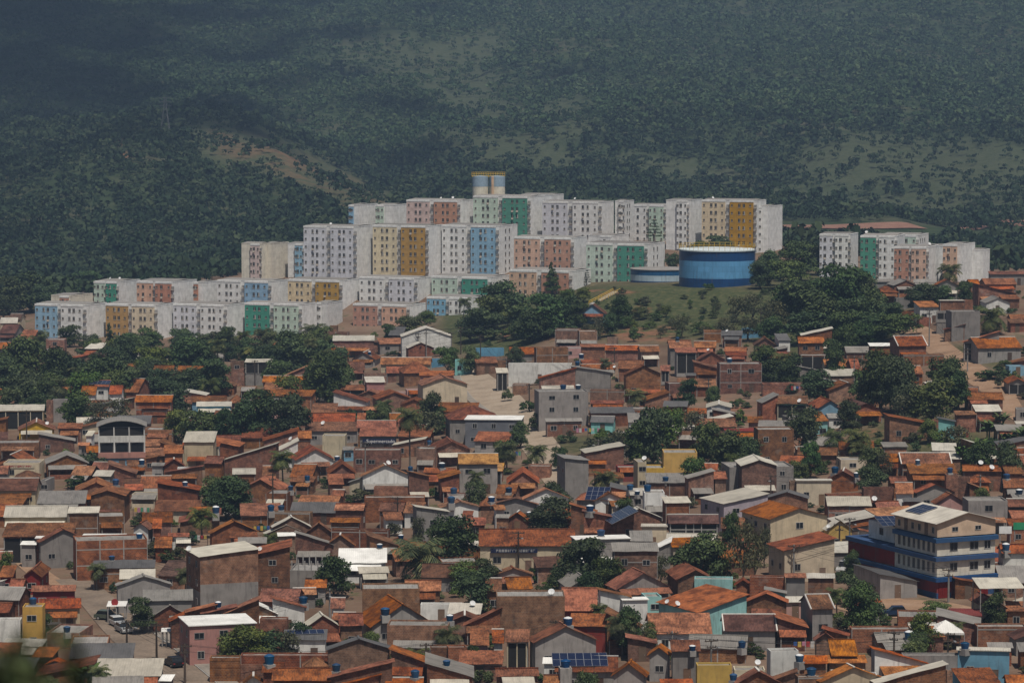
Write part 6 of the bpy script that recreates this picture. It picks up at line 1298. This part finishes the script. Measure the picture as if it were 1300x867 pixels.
rt_ = random.Random(5)
for k in range(34):                                  # the belt of trees below the estate
    px = rt_.uniform(-10, 430); yb = rt_.uniform(462, 512) if px > 60 else rt_.uniform(470, 530); hh_ = rt_.uniform(28, 46); tree(px, yb-hh_, yb, hh_*rt_.uniform(.95, 1.3), rt_.choice(['broad', 'broad', 'light', 'palm', 'broad']))
for k in range(30):                                  # right under the lowest blocks
    px = rt_.uniform(35, 440); yb = rt_.uniform(436, 456); hh_ = rt_.uniform(16, 27); tree(px, yb-hh_, yb, hh_*rt_.uniform(1.1, 1.6), rt_.choice(['broad', 'broad', 'light', 'bush', 'palm']))
for k in range(30):                                  # scattered through the town
    px = rt_.uniform(0, 1300); yb = rt_.uniform(520, 850); hh_ = rt_.uniform(18, 34)*(.7+yb/1500); tree(px, yb-hh_, yb, hh_*rt_.uniform(.8, 1.1), rt_.choice(['broad', 'light', 'palm', 'broad', 'palm', 'palm']))
for k in range(70):                                  # scrub on the knoll
    px = rt_.uniform(640, 1010); yb = 378+52*math.sqrt(rt_.random()); hh_ = rt_.uniform(5, 15); tree(px, yb-hh_, yb, hh_*rt_.uniform(1.1, 1.6), rt_.choice(['bush', 'dry', 'light', 'bush']))
# bushes where open ground still shows between the houses and on the grassy slopes
cand = open_ground(368, 872, 8.0, 6.0, 1010).tolist(); nb = 0; seen = []
for px, py, x, y, z in cand:
    if nb >= 230: break
    if on_road(x, y, 1.0) or inside(x, y, .5) or any(abs(x-a)+abs(y-b) < 2.6 for a, b in seen): continue
    if py < 440 and random.random() < .45: continue
    i = nb; q = random.uniform(1.6, 3.8) if py > 440 else random.uniform(1.4, 3.8); e = empty('bush', (x, y, z-.1), random.uniform(0, 6)); link('foliage', BUSHV[i % 4], e); e.scale = (q, q, q*random.uniform(.55, 1.0))
    reg(e, ['dark green bush', 'deep green shrub', 'light green bush', 'dry olive bush'][i % 4], 'bush', 'bushes between the houses', px, py); nb += 1; seen.append((x, y))
print('bushes', nb)
GC = [(.5,.48,.46), (.35,.05,.05), (.04,.10,.30), (.5,.35,.08), (.08,.25,.16), (.45,.2,.28)]
for k, c_ in enumerate(GC): plain(f'garment{k}', c_, .9)
nl = 0
for px, py, x, y, z in cand[::-1]:
    if nl >= 12 or py < 470: continue
    if on_road(x, y, 1.0) or any(inside(x+t, y, .2) for t in (-1.8, -.9, 0, .9, 1.8)) or any(math.hypot(x-t[0], y-t[1]) < t[2]+1.5 for t in TREES): continue
    e = empty('clothesline', (x, y, z), random.uniform(-.2, .2)); nl += 1
    for sx in (-1.7, 1.7): mb = MB(); mb.tube((sx, 0, -.3), (sx, 0, 1.9), .05, n=5); mb.build('post', MAT['wood'], e)
    mb = MB(); mb.tube((-1.7, 0, 1.82), (1.7, 0, 1.82), .015, n=4); mb.build('line', MAT['rubber'], e)
    for k in range(5): xx = -1.45+k*.62; hh_ = random.uniform(.55, 1.0); mb = MB(); mb.box(xx, xx+.5, -.025, .025, 1.82-hh_, 1.835); mb.build('garment', MAT[f'garment{random.randrange(6)}'], e)
    reg(e, 'clothesline with washing', 'clothesline', 'clotheslines in the yards', px, py)
print('lines', nl)
# ------------------------------------------------------------------ forest on the far hills (one mass)
def forest(name, n, dmin, dmax, mat, seed, smin, smax, fn):
    r = np.random.default_rng(seed)
    D = np.sqrt(r.uniform(dmin**2, dmax**2, n)); U = r.uniform(-330, 1630, n); X = (U-650)/FPX*D; Z = H(X, D)
    px, py = px_of(X, D, Z); keep = fn(px, py, X, D, r); X, D, Z, px, py = X[keep], D[keep], Z[keep], px[keep], py[keep]; n = len(X)
    W = r.uniform(smin, smax, n)*np.where(r.random(n) < .18, 1.5, 1); Hh = W*r.uniform(.8, 1.25, n); K = 26
    nrm = r.normal(size=(n, K, 3)); nrm /= np.linalg.norm(nrm, axis=-1, keepdims=True); nrm[..., 2] = np.where(nrm[..., 2] < -.25, -nrm[..., 2]*.5, nrm[..., 2])
    lob = r.normal(size=(n, 4, 3))*np.array([.24, .24, .10]); li = r.integers(0, 4, (n, K)); off = np.take_along_axis(lob, np.repeat(li[..., None], 3, -1), 1)
    c = off + nrm*np.array([.30, .30, .26])*r.uniform(.8, 1.05, (n, K, 1)); nn = nrm + r.normal(size=(n, K, 3))*.22; nn /= np.linalg.norm(nn, axis=-1, keepdims=True)
    t = np.cross(nn, r.normal(size=(n, K, 3))); t /= np.linalg.norm(t, axis=-1, keepdims=True); b = np.cross(nn, t); s = r.uniform(.11, .20, (n, K, 1))
    q = np.stack([c-t*s, c+b*s*.8, c+t*s, c-b*s*.8], 2)*np.stack([W, W, Hh], -1)[:, None, None, :] + np.stack([X, D, Z+Hh*.50], -1)[:, None, None, :]
    V = q.reshape(-1, 3); o = npmesh(name, V, np.arange(len(V)).reshape(-1, 4), MAT[mat]); o['kind'] = 'stuff'
    a = o.data.attributes.new('tint', 'FLOAT', 'POINT'); a.data.foreach_set('value', np.repeat(r.random(n), K*4).astype(np.float32)); return o
def forestmat(name, c0, c1, c2):
    m, nt, b = _nt(name); b.inputs['Roughness'].default_value = .75; b.inputs['Specular IOR Level'].default_value = .1
    q = N(nt, 'ShaderNodeAttribute'); q.attribute_name = 'tint'; col = ramp(nt, q.outputs['Fac'], [(.0, c0), (.6, c1), (1., c2)]); nt.links.new(col, b.inputs['Base Color'])
forestmat('forest_leaf', (.022,.040,.020), (.038,.060,.028), (.070,.090,.044))
def dens_n(X, D, s, off): return np.array([mnoise.noise((x/s, d/s/2.2, off)) for x, d in zip(X, D)])
def keep_far(px, py, X, D, r):
    nz = dens_n(X, D, 90, 2.2) + .6*dens_n(X, D, 32, 7.1); p = np.clip(1.0 + .8*nz, .45, 1) * (1 - .82*np.clip(cleared(px, py) + redearth(px, py), 0, 1))
    p = np.where((px < 520) & (py > 150) , np.maximum(p, .75*(1-np.clip(cleared(px, py)+redearth(px, py)*1.3, 0, 1))), p)
    road = (py > 282) & (py < 306) & (px > 975) & (D < 1560)
    return (r.random(len(px)) < p) & (py > -40) & ~road
def keep_hill(px, py, X, D, r): return keep_far(px, py, X, D, r) & (D < 2120)
def keep_mtn(px, py, X, D, r): return keep_far(px, py, X, D, r) & (D >= 2060)
forestmat('hill_leaf', (.013,.026,.013), (.024,.042,.020), (.050,.068,.032)); forestmat('mountain_leaf', (.026,.050,.022), (.042,.072,.030), (.070,.098,.044))
forest('hill_forest', 30000, 1300, 2120, 'hill_leaf', 5, 2.8, 6.4, keep_hill)
forest('mountain_forest', 74000, 2060, 3450, 'mountain_leaf', 6, 2.8, 6.6, keep_mtn)
def keep_near(px, py, X, D, r): return (((px < 300) & (D > 1140)) | ((px > 1010) & (D > 1120)) | (D > 1235)) & (r.random(len(px)) < .8)
forest('woodland', 1500, 1120, 1330, 'hill_leaf', 9, 4.5, 8.5, keep_near)
# ------------------------------------------------------------------ out-of-focus bush on the viewpoint slope
def near_bush():
    y0 = 7.2; x0 = (30-650)/FPX*y0; z0 = Hs(x0, y0); e = empty('foreground_bush', (x0, y0, z0)); r = random.Random(3); st = MB(); lf = MB(); ztop = HC + raydir(40, 798)[2]*y0 - z0
    for k in range(16):
        a = r.uniform(0, 6.28); R0 = r.uniform(.02, .2); tx = r.uniform(-.14, .12); th = ztop-r.uniform(0, .10)-abs(tx-.02)*.35; p = Vector((0, 0, -.2)); tip = Vector((tx, r.uniform(-.25, .25), th)); st.tube(p, tip, .012, .004, 5)
        for j in range(44):
            t = r.uniform(.90, 1); q = p.lerp(tip, t); d = Vector((r.uniform(-1, 1), r.uniform(-1, 1), r.uniform(-.3, .9))).normalized(); s = d.cross(Vector((0, 0, 1))).normalized()*.014; L = r.uniform(.04, .075)
            lf.face([q, q+d*L*.5+s, q+d*L-Vector((0, 0, .012)), q+d*L*.5-s])
    st.build('stems', MAT['wood'], e); lf.build('leaves', MAT['leaf'], e)
    reg(e, None, 'bush', None, 40, 840, 'blurred leafy bush close to the camera at the lower left corner')
near_bush()
# ------------------------------------------------------------------ the cloud added out of view above the frame to shade the mountain's upper left
def cloud(cx, cy, rx, ry, z0, n, seed):
    r = np.random.default_rng(seed); import bmesh
    bm = bmesh.new(); bmesh.ops.create_icosphere(bm, subdivisions=2, radius=1); v0 = np.array([v.co[:] for v in bm.verts]); bm.verts.index_update(); f0 = np.array([[v.index for v in f.verts] for f in bm.faces]); bm.free()
    V, F = [], []
    for k in range(n):
        g = r.normal(size=2); c = np.array([cx+rx*g[0], cy+ry*g[1], z0+r.uniform(-40, 90)]); s = r.uniform(12, 27)
        w = v0*s*np.array([1.25, 1.25, .7]); w *= (1+.18*np.sin(v0[:, :1]*5+k)*np.cos(v0[:, 1:2]*6+k))
        F.append(f0+len(V)*len(v0)); V.append(w+c)
    o = npmesh('cloud', np.concatenate(V), np.concatenate(F), MAT['shade_cloudm']); o['kind'] = 'stuff'
plain('shade_cloudm', (.8,.8,.8), .95)
cloud(-480+738, 2830-2029, 165, 560, 5000, 760, 4)
# ------------------------------------------------------------------ air, light, camera
mb = MB(); mb.box(-1500, 1500, -60, 4450, -20, 440); hz = mb.mesh('haze', []); hm = bpy.data.materials.new('haze_mat'); hm.use_nodes = True; nt = hm.node_tree; nt.nodes.clear()
out = nt.nodes.new('ShaderNodeOutputMaterial'); pv = nt.nodes.new('ShaderNodeVolumePrincipled'); pv.inputs['Color'].default_value = (.45, .65, .96, 1); pv.inputs['Density'].default_value = HAZE = .000115; pv.inputs['Anisotropy'].default_value = .1
nt.links.new(pv.outputs[0], out.inputs['Volume']); hz.materials.append(hm); ho = link('haze', hz); ho['kind'] = 'stuff'
w = bpy.data.worlds.new('World'); SC.world = w; w.use_nodes = True; nt = w.node_tree; bg = nt.nodes['Background']
sk = nt.nodes.new('ShaderNodeTexSky'); sk.sky_type = 'NISHITA'; sk.sun_disc = False; EL, AZ = 66, 20                     # azimuth: degrees right of straight behind the camera
sk.sun_elevation = R(EL); sk.sun_rotation = R(180-AZ); sk.air_density = 1.2; sk.dust_density = 2.0; nt.links.new(sk.outputs[0], bg.inputs['Color']); bg.inputs['Strength'].default_value = .05
sd = bpy.data.lights.new('sun', 'SUN'); sd.energy = 5.0; sd.angle = R(.53); sd.color = (1, .94, .84); so = bpy.data.objects.new('sun', sd); COL.objects.link(so)
sv = Vector((math.sin(R(AZ))*math.cos(R(EL)), -math.cos(R(AZ))*math.cos(R(EL)), math.sin(R(EL)))); so.rotation_euler = (-sv).to_track_quat('-Z', 'Y').to_euler(); so.location = (0, -20, 140)
cd = bpy.data.cameras.new('camera'); co = bpy.data.objects.new('camera', cd); COL.objects.link(co); SC.camera = co
cd.sensor_width = 36; cd.lens = FPX/1300*36; cd.clip_start = .5; cd.clip_end = 9000; co.location = (0, 0, HC); co.rotation_euler = (math.pi/2-PITCH, 0, 0)
cd.dof.use_dof = True; cd.dof.focus_distance = 720; cd.dof.aperture_fstop = 2.8
vs = SC.view_settings; vs.view_transform = 'Standard'; vs.look = 'None'; vs.gamma = 1; vs.use_curve_mapping = False; vs.exposure = -.30
SC.cycles.use_denoising = True; SC.cycles.max_bounces = 5; SC.cycles.diffuse_bounces = 2; SC.cycles.volume_bounces = 0; SC.cycles.transparent_max_bounces = 4; SC.cycles.use_adaptive_sampling = True
# ------------------------------------------------------------------ labels: look + place against the nearest landmark, ranked so that each is unique
ORD = ['first ', 'second ', 'third ', 'fourth ', 'fifth ', 'sixth ', 'seventh ', 'eighth ', 'ninth ', 'tenth ']
def direc(dx, dy):
    if abs(dx) > abs(dy)*1.3: return 'right of' if dx > 0 else 'left of'
    return 'below' if dy > 0 else 'above'
for r_ in REG:
    if r_['label']: r_['o']['label'] = r_['label']
by = {}
for r_ in REG:
    if not r_['label']: by.setdefault(r_['look'], []).append(r_)
for look, L in by.items():
    cand = {}
    for name, lx, ly in LMK:
        g = {}
        for i, r_ in enumerate(L):
            dx, dy = r_['px']-lx, r_['py']-ly; dist = math.hypot(dx, dy)
            if dist < 4: continue
            g.setdefault(direc(dx, dy), []).append((dist, i))
        for d, it in g.items():
            for rank, (dist, i) in enumerate(sorted(it)): cand.setdefault(i, []).append((rank*60+dist, rank, d, name, dist))
    for i, r_ in enumerate(L):
        sc, rank, d, name, dist = min(c for c in cand[i] if c[1] < len(ORD))
        lb = f"{look}, {ORD[rank]}{d} the {name}"
        if len(lb.split()) > 16: lb = lb.replace(' rendered', '').replace(' with ', ', ')
        r_['o']['label'] = lb
mx_ = max(len(r_['o']['label'].split()) for r_ in REG); ls = [r_['o']['label'] for r_ in REG]
print('things', len(REG), 'max words', mx_, 'dups', len(ls)-len(set(ls)))
